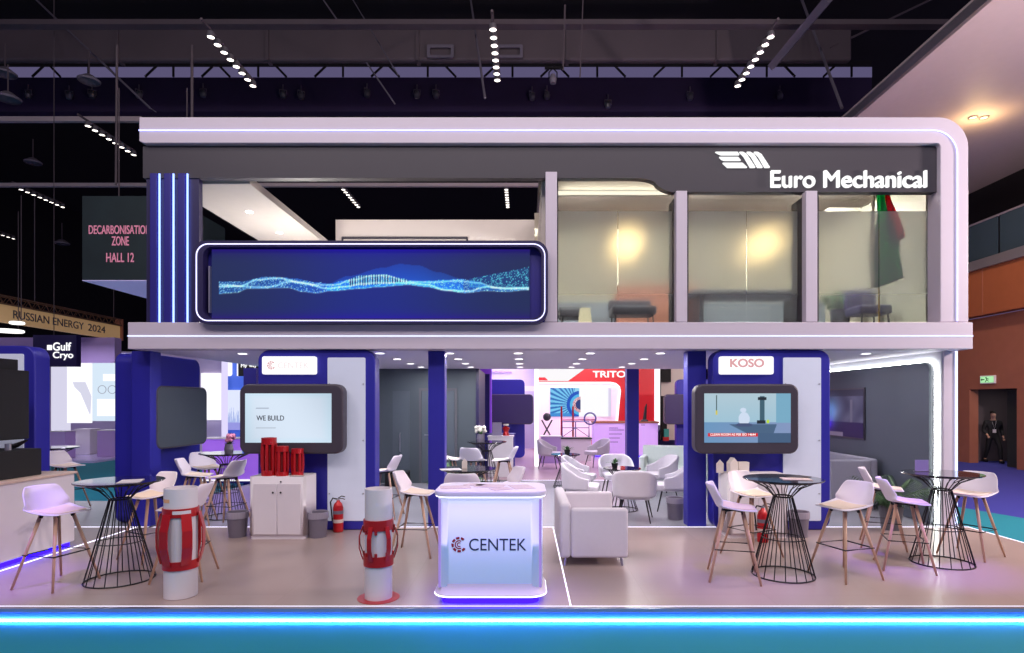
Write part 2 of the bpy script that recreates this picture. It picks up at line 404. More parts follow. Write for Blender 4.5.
def clear_glass():
    m = bpy.data.materials.new('clear_glass'); m.use_nodes = True
    nt = m.node_tree; n = nt.nodes; n.clear(); out = n.new('ShaderNodeOutputMaterial')
    t = n.new('ShaderNodeBsdfTransparent'); t.inputs[0].default_value = (.88, .9, .9, 1); g = n.new('ShaderNodeBsdfGlossy'); g.inputs['Roughness'].default_value = 0.02
    fr_ = n.new('ShaderNodeFresnel'); fr_.inputs[0].default_value = 1.4; m1 = n.new('ShaderNodeMixShader')
    nt.links.new(fr_.outputs[0], m1.inputs[0]); nt.links.new(t.outputs[0], m1.inputs[1]); nt.links.new(g.outputs[0], m1.inputs[2]); nt.links.new(m1.outputs[0], out.inputs[0])
    return m
CLEAR = clear_glass()
YG = 9.30
for n, (a, b, t) in enumerate(((557.5, 676, 178), (687.5, 805, 193), (817.5, 939.5, 193))):
    w = struct('window_%d' % (n + 1), MB().box(PX(a, YG), PX(b, YG), YG, YG + .01, PZ(322, YG), PZ(t, YG)), CLEAR)
    mid = PX((a + b) / 2 + (1 if n == 0 else 0), YG)
    struct('frosted_film', MB().box(PX(a, YG) + .004, mid - .006, YG - .012, YG - .009, PZ(321.5, YG), PZ(211.5, YG)), FROST, w)
    struct('frosted_film', MB().box(mid + .006, PX(b, YG) - .004, YG - .012, YG - .009, PZ(321.5, YG), PZ(211.5, YG)), FROST, w)
    struct('frame_post', MB().box(PX(a, YG) - .03, PX(a, YG) + .01, YG - .02, YG + .05, PZ(322, YG), PZ(t, YG)), 'charcoal', w)
    struct('frame_post', MB().box(PX(b, YG) - .01, PX(b, YG) + .03, YG - .02, YG + .05, PZ(322, YG), PZ(t, YG)), 'charcoal', w)
# ---------------- meeting room behind the windows
zf = 3.10
wb = struct('wall_back', MB().box(0.2, 6.5, 12.6, 12.7, zf, 5.9), mat('room_wall', (206, 196, 176), 0.7))
struct('grey_dado', MB().box(0.3, 6.4, 12.55, 12.6, zf, 4.02), mat('room_dado', (132, 136, 146), 0.7), wb)
struct('floor', MB().box(0.2, 6.5, 9.4, 12.6, zf - .1, zf), mat('room_floor', (130, 126, 130), 0.5))
struct('wall_left', MB().box(0.26, 0.34, 9.4, 13.9, zf, PZ(180, 9.4)), 'cream')
struct('wall_right', MB().box(6.28, 6.36, 9.4, 12.6, zf, 5.55), MATS['room_wall'])
struct('ceiling', MB().box(0.4, 6.25, 9.4, 12.6, 5.56, 5.64), mat('room_ceiling', (112, 98, 90), 0.8))
bh = struct('trim_9', MB().box(PX(557, 9.6), PX(673, 9.6), 9.6, 9.75, PZ(193, 9.6), PZ(176, 9.6)), 'cream')
led('cove_strip', MB().box(PX(558, 9.6), PX(672, 9.6), 9.56, 9.6, PZ(195, 9.6), PZ(191.8, 9.6)), 'cove', bh)
light('AREA', (PX(615, 9.48), 9.48, PZ(193, 9.48)), 5, (255, 232, 190), 1.7, (math.radians(125), 0, 0), 'RECTANGLE', .04)
struct('trim_10', MB().prism([(PX(820, 11.2), PZ(213, 11.2)), (PX(846, 11.2), PZ(197, 11.2)), (PX(890, 11.2), PZ(197, 11.2)), (PX(862, 11.2), PZ(213, 11.2))], 11.2, 11.3), MATS['room_wall'])
# ---------------- terrace canopy on the left of the upper floor and the far parapet
H = PZ(178, Y0) - 1.93
cs = struct('ceiling', MB().box(-1.65 * H, -1.262 * H, 9.25, 13.9, 1.93 + H, 1.93 + H + .12), mat('canopy_soffit', (220, 212, 204), 0.6))
for yy in (10.6, 11.9, 13.1):
    struct('spot_lens', MB().lathe([(0.001, 0), (.06, 0), (.06, .01)], (-1.45 * H, yy, 1.93 + H - .01), 16), 'down', cs)
    light('SPOT', (-1.45 * H, yy, 1.93 + H - .03), 60, (255, 244, 226), .05, spot=(130, .6))
pw = struct('wall_far', MB().box(PX(337, 14), 0.25, 13.9, 14.0, 3.2, PZ(221, 14)), 'cream')
struct('trim_line', MB().ring(rrect(PX(342, 13.9), 3.3, PX(468, 13.9), PZ(237, 13.9), .02, 2), rrect(PX(343.5, 13.9), 3.35, PX(466.5, 13.9), PZ(239, 13.9), .02, 2), 13.86, 13.899), 'charcoal', pw)
struct('terrace_floor', MB().box(-5.9, 0.2, 9.5, 14, 3.02, 3.1), 'white', pw)  # white chosen to bounce light up to the canopy soffit
light('POINT', (-4.3, 11.4, 3.75), 150, (255, 240, 224), .2)  # added point light hidden behind the video wall, brightens the canopy soffit

# ---------------- curved video wall on the balcony
YS = 8.82
sx = lambda x: PX(x, YS); sz = lambda y: PZ(y, YS)
vw = thing('video_wall', 'wide dark video wall with glowing blue wave graphic on the balcony front', 'video wall', (0, 0, 0))
R1 = rrect(sx(192.5), sz(323.5), sx(548), sz(240.5), .2, 8)
R2 = rrect(sx(203), sz(318.5), sx(541.5), sz(246.5), .14, 8)
obj('frame', MB().ring(R1, R2, YS, YS + .16), 'navydk', vw)
obj('back_panel', MB().box(sx(196), sx(545), YS + .15, YS + .17, sz(321), sz(243)), 'navy', vw)
L1 = rrect(sx(196.5), sz(320.6), sx(544.8), sz(244), .17, 8)
obj('led_outline', MB().tube([(x, YS - .004, z) for x, z in L1], .0085, 6, closed=True), glow('led_outline_white', (165, 160, 255), 2.2), vw)
obj('steel_trim', MB().box(sx(206.3), sx(207.6), YS + .06, YS + .13, sz(312), sz(265)), 'steel', vw)
import random as _r
_r2 = _r.Random(3); DOTS = {}
def _pl(pts):
    P = [(200 + a / 5.69 if k == 0 else 370 + a / 5.69, 240 + b / 5.69) for k, a, b in pts]
    def f(x):
        if x <= P[0][0]: return P[0][1]
        for (xa, ya), (xb, yb) in zip(P, P[1:]):
            if x <= xb:
                t = (x - xa) / (xb - xa); t = t * t * (3 - 2 * t); return ya + (yb - ya) * t
        return P[-1][1]
    return f
W_top = _pl([(0, 80, 232), (0, 200, 232), (0, 350, 205), (0, 500, 212), (0, 640, 236), (0, 720, 246), (0, 800, 225), (0, 900, 195), (1, 60, 190), (1, 150, 212), (1, 240, 234), (1, 330, 226), (1, 500, 218), (1, 600, 232), (1, 660, 260), (1, 760, 266), (1, 885, 264)])
W_bot = _pl([(0, 80, 302), (0, 180, 296), (0, 250, 272), (0, 480, 268), (0, 560, 290), (0, 640, 298), (0, 720, 286), (0, 900, 272), (1, 0, 265), (1, 200, 251), (1, 300, 262), (1, 400, 281), (1, 520, 297), (1, 640, 286), (1, 760, 290), (1, 885, 280)])
W_thr = _pl([(0, 80, 262), (0, 200, 258), (0, 300, 222), (0, 420, 212), (0, 560, 240), (0, 700, 272), (0, 800, 262), (0, 900, 246), (1, 0, 240), (1, 200, 240), (1, 300, 250), (1, 420, 282), (1, 540, 288), (1, 650, 262), (1, 760, 274), (1, 885, 272)])
W_th2 = _pl([(0, 80, 250), (0, 250, 262), (0, 350, 264), (0, 500, 232), (0, 620, 250), (0, 740, 252), (0, 850, 222), (0, 950, 200), (1, 60, 196), (1, 200, 232), (1, 330, 236), (1, 480, 228), (1, 600, 240), (1, 700, 268), (1, 885, 268)])
W_hz = _pl([(0, 700, 245), (0, 820, 200), (0, 1020, 152), (1, 150, 130), (1, 250, 138), (1, 370, 178), (1, 500, 214)])
def wave(u, v):
    x = 207 + u * 320; y = 319 - v * 71
    b = math.exp(-((x - 370) / 100) ** 2)
    c = [34 - 4 * b, 46 - 2 * b, 88 + 48 * b]
    e = min(1, abs(v - .5) * 2) ** 8
    c = [c[0] + 8 * e, c[1] - 22 * e, c[2] + 34 * e]
    if 214 < x < 526:
        n = _r2.random(); t, o = W_top(x), W_bot(x)
        if t < y < o:
            f = .3 + .6 * n; c[0] += 12 * f; c[1] += 80 * f; c[2] += 130 * f
            if n > .85: c = [130, 205, 250]
        if 323 < x < 460 and W_hz(x) < y < o:
            g = .5 + .5 * (y - W_hz(x)) / max(1, o - W_hz(x)); c[1] += 44 * g; c[2] += 80 * g
        if 345 < x < 405 and t < y < o - 3:
            st = .5 + .5 * math.sin(x * 2.5); c = [c[0] + 90 * st, c[1] + 90 * st, c[2] + 40 * st] if st > .5 else [26, 44, 120]
        for fn, th, k in ((W_thr, 1.0, 1), (W_th2, .9, .8), (W_bot, .7, .5)):
            g = math.exp(-((y - fn(x)) / th) ** 2) * k
            c = [c[0] + 110 * g, c[1] + 140 * g, c[2] + 110 * g]
        if x > 466:
            yt = 278 - (x - 466) / 60 * 12
            if yt < y < 287:
                c[2] += 34; c[1] += 24
                if n > .82: c = [90, 200, 230]
    return c
screen('screen', sx(207.8), sx(530), sz(318), sz(247.5), YS + .11, 460, 90, wave, vw, .92)

# ---------------- ground floor: columns, side pier, lit recessed wall
for a, x0, x1, y1 in ((1, -1.503, -1.245, 9.55), (2, 2.52, 2.81, 9.55)):
    struct('trim_%d' % (10 + a), MB().box(x0, x1, 9.3, y1, 0, 2.72), 'blue', bevel=.01)
struct('trim_13', MB().box(PX(627, 17.3), PX(639, 17.3), 17.3, 17.65, 0, 3.0), 'blue', bevel=.01)
pr = struct('trim_14', MB().box(6.50, 6.70, 9.32, 9.75, 0, 2.72), MATS['frame_paint'], bevel=.01)
led('led_line', MB().tube([(PX(957, 9.3), 9.312, .02), (PX(957, 9.3), 9.312, 2.72)], .016, 6), 'led', pr)
wr = struct('wall_right', MB().box(6.48, 6.60, 9.76, 15.6, 0, 2.72).box(6.48, 6.498, 9.34, 9.76, 0, 2.72), mat('side_wall_paint', (196, 196, 206), 0.6))
dp = [(9.98, 0), (16.0, 0), (16.0, 2.42), (10.10, 2.42)]
def yz_panel(mb, pts, x0, x1):
    n = len(pts); mb.add([(x0, y, z) for y, z in pts] + [(x1, y, z) for y, z in pts],
        [tuple(range(n)), tuple(reversed(range(n, 2 * n)))] + [(i, (i + 1) % n, n + (i + 1) % n, n + i) for i in range(n)]); return mb
pts = [(15.5, .02), (15.5, 2.56)] + [(9.45 + .12 - .12 * math.sin(t), 2.44 + .12 * math.cos(t)) for t in [PI / 2 * k / 6 for k in range(7)]] + [(9.45, .02)]
struct('grey_panel', yz_panel(MB(), pts, 6.36, 6.41), 'slate', wr)
# LED cove: strip standing behind the panel edge, washing the side wall
led('cove_strip', MB().tube([(6.445, 15.5, 2.58), (6.445, 9.56, 2.58), (6.445, 9.46, 2.54), (6.445, 9.425, 2.44), (6.445, 9.425, .02)], .012, 6), glow('cove_led_strong', (236, 250, 232), 17), wr)
def pic(u, v):
    n = 9 * math.sin(u * 19 + 2 * math.sin(v * 7)) + 7 * math.sin(v * 11 + u * 5)
    c = [88 + n, 88 + n, 112 + n]
    if v < .32: c = [52, 40, 84]
    if v > .86: c = [62, 60, 80]
    d = math.exp(-((u - .32) / .17) ** 2 - ((v - .55) / .28) ** 2); c = [c[0] + 50 * d, c[1] + 110 * d, c[2] + 150 * d]
    d = math.exp(-((u - .27) / .1) ** 2 - ((v - .25) / .14) ** 2); c = [c[0] + 30 * d, c[1] - 20 * d, c[2] + 160 * d]
    if .74 < u < .8 and .3 < v < .8: c = [120, 118, 134]
    if .2 < u < .6 and v < .1: c = [150, 140, 160]
    return c
wp = thing('wall_picture', 'framed industrial photograph with blue glow hung on the slate side wall', 'picture')
obj('frame', yz_panel(MB(), [(13.0, 1.22), (13.0, 2.2), (11.2, 2.2), (11.2, 1.22)], 6.335, 6.359), 'bezel', wp)
# reading direction: left in the photo is the far end
scp = screen('print', 12.97, 11.23, 1.25, 2.17, 6.328, 60, 40, pic, wp, surface=True, plane='yz', depth=.006)

# ---------------- dark grey back room under the ceiling
gr = struct('wall_inner', MB().box(-5.2, -1.17, 14.3, 16.5, 0, 2.72), 'greywall')
struct('corner_trim', MB().box(-1.168, -1.10, 14.28, 16.5, 0, 2.72), 'navydk', gr)
d1 = struct('door_1', MB().ring([(-2.52, .01), (-1.62, .01), (-1.62, 2.26), (-2.52, 2.26)], [(-2.47, .012), (-1.67, .012), (-1.67, 2.2), (-2.47, 2.2)], 14.26, 14.30), 'pot')
struct('door_leaf', MB().box(-2.46, -1.68, 14.275, 14.299, .02, 2.19), mat('door_grey', (84, 94, 104), .5), d1)
struct('door_handle', MB().tube([(-2.38, 14.27, 1.15), (-2.38, 14.23, 1.15), (-2.26, 14.23, 1.15)], .012, 8), 'steel', d1)
d2 = struct('door_2', MB().box(-3.15, -2.75, 14.285, 14.30, .02, 2.19), MATS['door_grey'])
struct('door_handle', MB().tube([(-2.97, 14.284, .75), (-2.97, 14.24, .78), (-2.97, 14.24, 1.16), (-2.97, 14.284, 1.19)], .014, 8), 'steel', d2)

# ---------------- downlights
first = None
spots = [(-4.59, 9.75), (5.54, 9.75), (5.54, 11.05), (3.3, 9.9), (-3.45, 9.9)]
for cx in (-2.34, -1.22, -.11, 1.05, 2.18):
    for yy in (9.67, 10.98, 12.28, 13.52): spots.append((cx, yy))
col_names = {-2.34: 'leftmost row', -1.22: 'second row from left', -.11: 'middle row above the counter', 1.05: 'fourth row from left', 2.18: 'row just left of the right blue column'}
yy_names = {9.67: 'nearest the front', 10.98: 'second from the front', 12.28: 'third from the front', 13.52: 'at the back'}
for i, (cx, cy) in enumerate(spots):
    if i < 5:
        if i > 2:
            light('AREA', (cx, cy, 2.69), 11, (255, 244, 250), .12); continue
        lb = ['round downlight in the ceiling left of the left blue display booth', 'round downlight at the front of the ceiling by the right side wall', 'round downlight by the side wall, behind the frontmost one'][i]
    else: lb = 'round ceiling downlight, %s, %s' % (col_names[cx], yy_names[cy])
    if first is None:
        first = thing('ceiling_downlight', lb, 'ceiling light', (cx, cy, bz0), 0, 'round downlights in the ground floor ceiling')
        obj('trim_ring', MB().lathe([(.075, .0), (.10, -.002), (.10, -.010), (.075, -.012)], n=20), 'white', first)
        obj('lens', MB().lathe([(.001, -.009), (.076, -.009), (.076, -.001)], n=20), 'down', first)
    else: dup(first, (cx, cy, bz0), 0, lb)
    light('AREA', (cx, cy, 2.69), 12.5, (255, 244, 250), .14)

# ================================================================== THE HALL AROUND
struct('ceiling', MB().box(-40, 24, -4, 60, 17.2, 17.4), 'hallblack')
struct('wall_back', MB().box(-40, 24, 58, 58.3, HF, 17.2), 'hallblack')
struct('wall_left', MB().box(-36.3, -36, 10, 58, HF, 17.2), 'hallblack')
# big duct, clerestory strip with bracing, cross beams
dk = thing('ventilation_duct', 'wide grey air duct running across the dark hall ceiling', 'duct')
obj('casing', MB().box(-22, 12, 22, 22.3, PZ(60, 22), PZ(23, 22)), 'duct', dk, bevel=.1)
for xx in (-20, -15, -9.5, -4, 1.5, 7): obj('flange', MB().box(xx, xx + .12, 21.93, 22.34, PZ(61, 22), PZ(22, 22)), 'duct', dk)
for a in (440, 509):
    obj('air_grille', MB().ring(rrect(PX(a - 13, 21.9), PZ(58, 21.9), PX(a + 14, 21.9), PZ(45, 21.9), .05, 2), rrect(PX(a - 10, 21.9), PZ(55.5, 21.9), PX(a + 11, 21.9), PZ(48, 21.9), .05, 2), 21.86, 21.92), 'beam', dk)
fz = struct('trim_15', MB().box(PX(-30, 26), PX(872, 26), 26, 26.1, PZ(77.5, 26), PZ(67, 26)), 'frieze')
for k in range(31):
    xx = -22.5 + k * 1.22; dx = (.55 if k % 2 else -.5) if k % 3 else 0
    struct('brace', MB().tube([(xx, 25.9, PZ(78, 26)), (xx + dx, 25.9, PZ(66, 26))], .05, 5), 'hallblack', fz)
struct('trim_16', MB().box(-24, 15, 25.95, 26.2, PZ(66.5, 26), PZ(61, 26)), 'hallblack')
struct('trim_17', MB().box(-24, 15, 25.95, 26.4, PZ(112, 26), PZ(78, 26)), mat('violet_black', (52, 38, 78), .9, var=.3, scale=.5))
struct('trim_18', MB().box(PX(-30, 21), PX(141, 21), 21, 21.15, PZ(121, 21), PZ(116.3, 21)), mat('pale_beam', (190, 176, 180), .6))
struct('trim_19', MB().box(PX(-30, 24), PX(560, 24), 24, 24.15, PZ(186.2, 24), PZ(182.8, 24)), MATS['pale_beam'])
struct('trim_20', MB().box(-24, 14, 19.0, 19.3, PZ(24, 19), PZ(19, 19)), 'duct')
# diagonal girders above right and steel rods
def rod(x0, y0, D0, x1, y1, D1, r, m, lb):
    p0 = Vector((PX(x0, D0), D0, PZ(y0, D0))); p1 = Vector((PX(x1, D1), D1, PZ(y1, D1)))
    if y0 < 0:
        q_ = 600 * (17.15 - 1.93) / (402 - y0); p0 = Vector((PX(x0, q_), q_, 17.15))
    tag(obj('rigging_rod', MB().tube([p0, p1], r, 6), m), lb, 'rod', 'rigging in the hall roof')
tag(obj('roof_girder', MB().tube([(PX(772, 20), 20, PZ(66, 20)), (PX(829, 17), 17, PZ(-2, 17))], .16, 4), 'beam'), 'pale diagonal roof girder above the lit company name', 'girder')
rod(30, -6, 14, 150, 108, 20, .035, 'beam', 'thin rod slanting down right from the top left corner')
rod(150, 108, 20.1, 156, 112, 21, .02, 'beam', 'short rod end just above the left end of the white band')
rod(320, -5, 15, 395, 104, 22, .03, 'beam', 'slanted rod left of the square air grille')
rod(350, -5, 15, 398, 75, 19, .02, 'beam', 'thin rod crossing the left middle of the roof void')
rod(470, -5, 13, 485, 98, 17, .035, 'beam', 'steep rod left of the centre lamp row')
rod(800, -5, 14, 842, 108, 19, .05, 'beam', 'steel rod crossing the diagonal girder on the right')
rod(940, -5, 16, 830, 48, 22, .04, 'duct', 'dark rod slanting toward the pale balcony soffit')
rod(117, 45, 16, 116, 185, 16, .03, 'duct', 'vertical hanger rod left of the white band')
rod(192, 45, 16, 192, 118, 16, .035, 'duct', 'vertical hanger rod over the left end of the white band')
rod(565, 5, 18, 563, 70, 18, .03, 'duct', 'vertical rod right of the centre lamp row')
rod(583, 0, 18, 580, 78, 18, .02, 'duct', 'thin vertical rod further right of the centre lamp row')
# projector hanging under the roof
pj = thing('moving_spotlight', 'small moving spotlight hanging under the roof right of the centre lamps', 'spotlight', (PX(553, 18), 18, PZ(79, 18)))
obj('clamp', MB().box(-.25, .3, -.04, .04, .3, .36), 'black', pj); obj('yoke', MB().tube([(-.12, 0, 0), (-.12, 0, .2), (0, 0, .32), (.12, 0, .2), (.12, 0, 0)], .02, 6), 'black', pj)
obj('lamp_head', MB().lathe([(.001, -.14), (.09, -.13), (.11, .0), (.07, .13), (.001, .14)], n=14), 'beam', pj)
# lamp rows: rail with eight round lamps each
def lamp_row(x, y0, y1, z, lb, n=8, src=None):
    if src: return dup(src, (x, (y0 + y1) / 2, z), 0, lb)
    t = thing('lamp_bar', lb, 'stage light', (x, (y0 + y1) / 2, z), 0, 'rows of round lamps hung under the hall roof')
    L = y1 - y0
    obj('rail', MB().tube([(0, -L / 2 - .45, .16), (0, L / 2 + .1, .16)], .035, 6), 'duct', t)
    for k in range(n):
        yy = -L / 2 + L * k / (n - 1)
        c = obj('lamp_can', MB().lathe([(.085, -.02), (.10, 0), (.08, .12), (.001, .14)], (0, yy, 0), 14), 'alu', t)
        obj('lens', MB().lathe([(.001, -.005), (.086, -.005)], (0, yy, 0), 14), 'lamp', c)
    return t
l0 = lamp_row(-7.8, 14.9, 17.2, 11.0, 'row of round lamps over the left half of the white band')
lamp_row(-.78, 14.6, 16.9, 11.0, 'row of round lamps near the top centre, end on', src=l0)
lamp_row(6.1, 14.9, 17.2, 11.0, 'row of round lamps above the company emblem', src=l0)
lamp_row(-14.35, 19.7, 22.0, 11.0, 'row of round lamps beside the left end of the white band', src=l0)
lamp_row(-21.5, 25.6, 27.9, 11.0, 'row of round lamps above the hanging hall sign, left', src=l0)
lamp_row(-28.4, 31, 33.3, 11.0, 'farthest left row of round lamps by the frame edge', src=l0)
lamp_row(-7.75, 25.6, 27.9, 11.0, 'row of round lamps seen through the terrace opening', src=l0)
lamp_row(-.8, 25.6, 27.9, 11.0, 'row of round lamps seen above the video wall right end', src=l0)
# small unlit spotlights clamped along the far truss
bs0 = None
for i, (x, y) in enumerate(((28, 95), (69, 96), (92, 95), (139, 95), (203, 94), (283, 95), (301, 96), (367, 94), (417, 95), (436, 95), (532, 97), (547, 96), (608, 105), (690, 97), (780, 96))):
    where = ['at the far left', 'above the left hanger rod', 'left of the white band', 'over the left end of the white band', 'right of the left lamp row', 'left of the roof middle', 'right of the roof\'s left middle one', 'below the slanted rods', 'left of the air grille', 'below the air grille', 'below the moving spotlight, left one', 'below the moving spotlight, right one', 'lowest, right of the moving spotlight', 'above the company emblem', 'above the company name'][i]
    loc = (PX(x, 25.8), 25.8, PZ(y, 25.8)); lb = 'small pale spotlight on the far dark truss, ' + where
    if bs0: dup(bs0, loc, .3 * (i % 4), lb); continue
    bs0 = thing('truss_spotlight', lb, 'spotlight', loc, 0, 'small spotlights along the far truss')
    obj('lamp_head', MB().lathe([(.001, -.14), (.11, -.12), (.13, .02), (.08, .16), (.001, .18)], n=12), 'steel', bs0)
    obj('yoke', MB().tube([(-.14, 0, 0), (-.14, 0, .22), (.14, 0, .22), (.14, 0, 0)], .02, 5).tube([(0, 0, .22), (0, 0, .45)], .02, 5), 'beam', bs0)
# scattered roof fittings
for i, (x, y, D, lb) in enumerate(((5, 73, 20, 'by the left frame edge under the duct'), (89, 80, 20, 'left under the clerestory strip'), (33, 162, 26, 'below the left lamp rows'), (62, 243, 30, 'above the energy banner'), (8, 98, 18, 'at far left above the pale beam'))):
    b = thing('bay_light', 'oval pale high bay light %s' % lb, 'ceiling light', (PX(x, D), D, PZ(y, D)), 0, 'unlit bay lights in the roof')
    obj('shade', MB().lathe([(.32, -.06), (.34, 0), (.12, .16), (.001, .18)], n=16), 'beam', b); obj('hanger', MB().tube([(0, 0, .15), (0, 0, 1.0)], .02, 5), 'duct', b)

# ---------------- pale balcony soffit and panelled wall on the right
H2 = 8.15
so = struct('ceiling', MB().box(1.158 * H2, 1.842 * H2 + 3, 8, 60, 1.93 + H2, 1.93 + H2 + .35), mat('balcony_soffit', (214, 196, 198), 0.6))
struct('edge_trim', MB().box(1.158 * H2 - .1, 1.158 * H2, 8, 60, 1.93 + H2 - .04, 1.93 + H2 + .2), 'alu', so)
for k, (x, y) in enumerate(((973, 117), (984, 117))):
    D = 600 * H2 / (402 - y)
    t = thing('soffit_downlight', 'warm lit downlight in the pale soffit, %s of two' % ('left' if k == 0 else 'right'), 'ceiling light', (PX(x, D), D, 1.93 + H2))
    obj('trim_ring', MB().lathe([(.09, 0), (.13, -.01), (.13, -.03), (.09, -.03)], n=16), 'alu', t)
    obj('lens', MB().lathe([(.001, -.02), (.1, -.02)], n=16), glow('warm_lens', (255, 190, 100), 3.5), t)
    light('POINT', (PX(x, D), D, 1.93 + H2 - .5), 25, (255, 170, 70), .1)
XW = 15.0
wq = struct('wall_outer', MB().box(XW, XW + .3, 8, 18.3, HF, 4.7).box(XW, XW + .3, 20.25, 40, HF, 4.7).box(XW, XW + .3, 18.3, 20.25, 2.35, 4.7), 'oakdk')
struct('wood_fascia', MB().box(XW - .35, XW, 8, 40, 4.72, 6.2), 'oak', wq)
for yy in (15.5, 17.1, 21.8): struct('panel_joint', MB().box(XW - .012, XW, yy, yy + .04, HF, 4.7), 'oakdk', wq)
for yy in (16.4, 19.2): struct('panel_joint', MB().box(XW - .36, XW - .35, yy, yy + .03, 4.72, 6.2), 'oakdk', wq)
struct('parapet_cap', MB().box(XW - .45, XW + .1, 8, 40, 6.2, 6.5), 'alu', wq)
rl = thing('glass_railing', 'dark glass balcony railing above the brown panels at right', 'railing')
for k in range(4): obj('glass_pane', MB().box(XW - .2, XW - .17, 14.6 + k * 2.1, 16.6 + k * 2.1, 6.5, 7.75), mat('smoked_glass', (52, 66, 80), .12), rl)
obj('handrail', MB().box(XW - .22, XW - .15, 14, 23.5, 7.75, 7.81), 'beam', rl)
struct('wall_outer', MB().box(XW + 2.4, XW + 2.6, 8, 58, 6.2, 10.2), 'hallblack')
dr = struct('door_3', MB().box(XW + .35, XW + .42, 18.35, 19.1, HF, 2.3), mat('door_dark_green', (40, 44, 40), .6))
struct('wall_corridor', MB().box(XW + .3, XW + 4, 20.9, 21, HF, 2.6).box(XW + 3.9, XW + 4, 17, 21, HF, 2.6).box(XW + .3, XW + 4, 17, 21, 2.5, 2.6).box(XW + .43, XW + 4, 17, 17.1, HF, 2.6), mat('corridor_grey', (88, 78, 84), .8))
light('AREA', (XW + 1.2, 19.6, 2.45), 9, (255, 230, 220), .3)  # added unseen lamp, lifts the corridor and the person
ex = thing('exit_sign', 'green lit emergency exit sign with running figure above the dark doorway', 'sign', (XW - .02, 19.4, PZ(379.5, 19.4)))
obj('casing', MB().box(-.04, .02, -.3, .3, -.13, .13), 'white', ex)
obj('lit_face', MB().box(-.05, -.04, -.27, .27, -.1, .1), 'exitg', ex)
obj('running_figure', MB().ball((-.056, .02, .055), .022, 6).tube([(-.056, .0, .03), (-.056, -.02, -.02)], .016, 5).tube([(-.056, -.02, -.02), (-.056, .05, -.05), (-.056, .05, -.085)], .01, 5).tube([(-.056, -.02, -.02), (-.056, -.08, -.06)], .01, 5).tube([(-.056, .0, .03), (-.056, -.06, .03), (-.056, -.08, 0)], .008, 5), mat('exit_dark', (10, 70, 40), .5), ex)
obj('arrow', MB().box(-.056, -.05, .1, .2, -.015, .015).add([(-.056, .25, 0), (-.056, .19, .05), (-.056, .19, -.05)], [(0, 1, 2)]), MATS['exit_dark'], ex)

# ================================================================== DISPLAY BOOTHS
def kiosk(x, y, rz, lb, sign, grp='blue display booths with rounded frames', depth=.28, full=True):
    t = thing('display_booth', lb, 'display booth', (x, y, 0), rz, grp)
    obj('body', MB().prism(rrect(-.885, 0.0, .885, 2.715, .17, 8), 0, depth), 'blue', t, bevel=.02)
    if full:
        p = obj('frosted_panel', MB().prism(rrect(.17, .14, .74, 2.60, .02, 3), -.012, .05), mat('opal_panel', (206, 212, 228), .35, emit=(190, 200, 225), es=.22), t)
        for zz in (.55, 1.35, 2.2):
            for xx in (.2, .71): obj('standoff', MB().lathe([(.001, 0), (.012, 0), (.012, .01)], (0, 0, 0), 8), 'steel', p, loc=(xx, -.013, zz)).rotation_euler = (PI / 2, 0, 0)
    if sign:
        s = obj('lit_sign', MB().prism(rrect(-.80, 2.345, .01, 2.615, .03, 4), -.05, 0), 'sign', t)
        if sign == 'KOSO':
            text('lettering', 'KOSO', 'koso', s, -.64, 2.455, -.053, w=.5, h=.12, bold=.06, ext=.002)
        else:
            emblem(s, -.66, 2.48, -.053, .062, 'palered')
            text('lettering', 'CENTEK', 'pale', s, -.56, 2.435, -.053, w=.46, h=.09, bold=.0, ext=.002)
    return t
def emblem(par, cx, cz, y, r, m):
    mb = MB()
    for k in range(7):
        a0 = math.radians(45 + k * 42); a1 = a0 + math.radians(30)
        o = [(cx + r * math.cos(a), cz + r * math.sin(a)) for a in [a0 + (a1 - a0) * i / 5 for i in range(6)]]
        i_ = [(cx + r * .7 * math.cos(a), cz + r * .7 * math.sin(a)) for a in [a1 - (a1 - a0) * i / 5 for i in range(6)]]
        mb.prism((o + i_)[::1], y - .002, y + .002)
    for k, (ra, rb, s0, s1) in enumerate(((.58, .44, 60, 300), (.3, .18, 50, 310))):
        n = 12; a = [math.radians(s0 + (s1 - s0) * i / n) for i in range(n + 1)]
        mb.prism([(cx + r * ra * math.cos(q), cz + r * ra * math.sin(q)) for q in a] + [(cx + r * rb * math.cos(q), cz + r * rb * math.sin(q)) for q in reversed(a)], y - .002, y + .002)
    return obj('emblem', mb, m, par)
kiosk(-3.145, 9.05, 0, 'blue rounded booth wall with a lit sign behind the white cabinet', 'CENTEK')
kiosk(3.72, 9.05, 0, 'blue rounded booth wall with lit coral-lettered sign at right', 'KOSO')
kiosk(-6.1, 10.385, PI / 2, 'blue booth wall seen edge on beside the left blue column, its display facing right', None, full=False, depth=.40)
kiosk(-7.71, 8.35, 0, 'blue booth wall cut by the left frame edge behind the black machine', None)
struct('trim_21', MB().box(-6.1, -5.81, 9.3, 9.58, 0, 2.72), 'blue', bevel=.01)

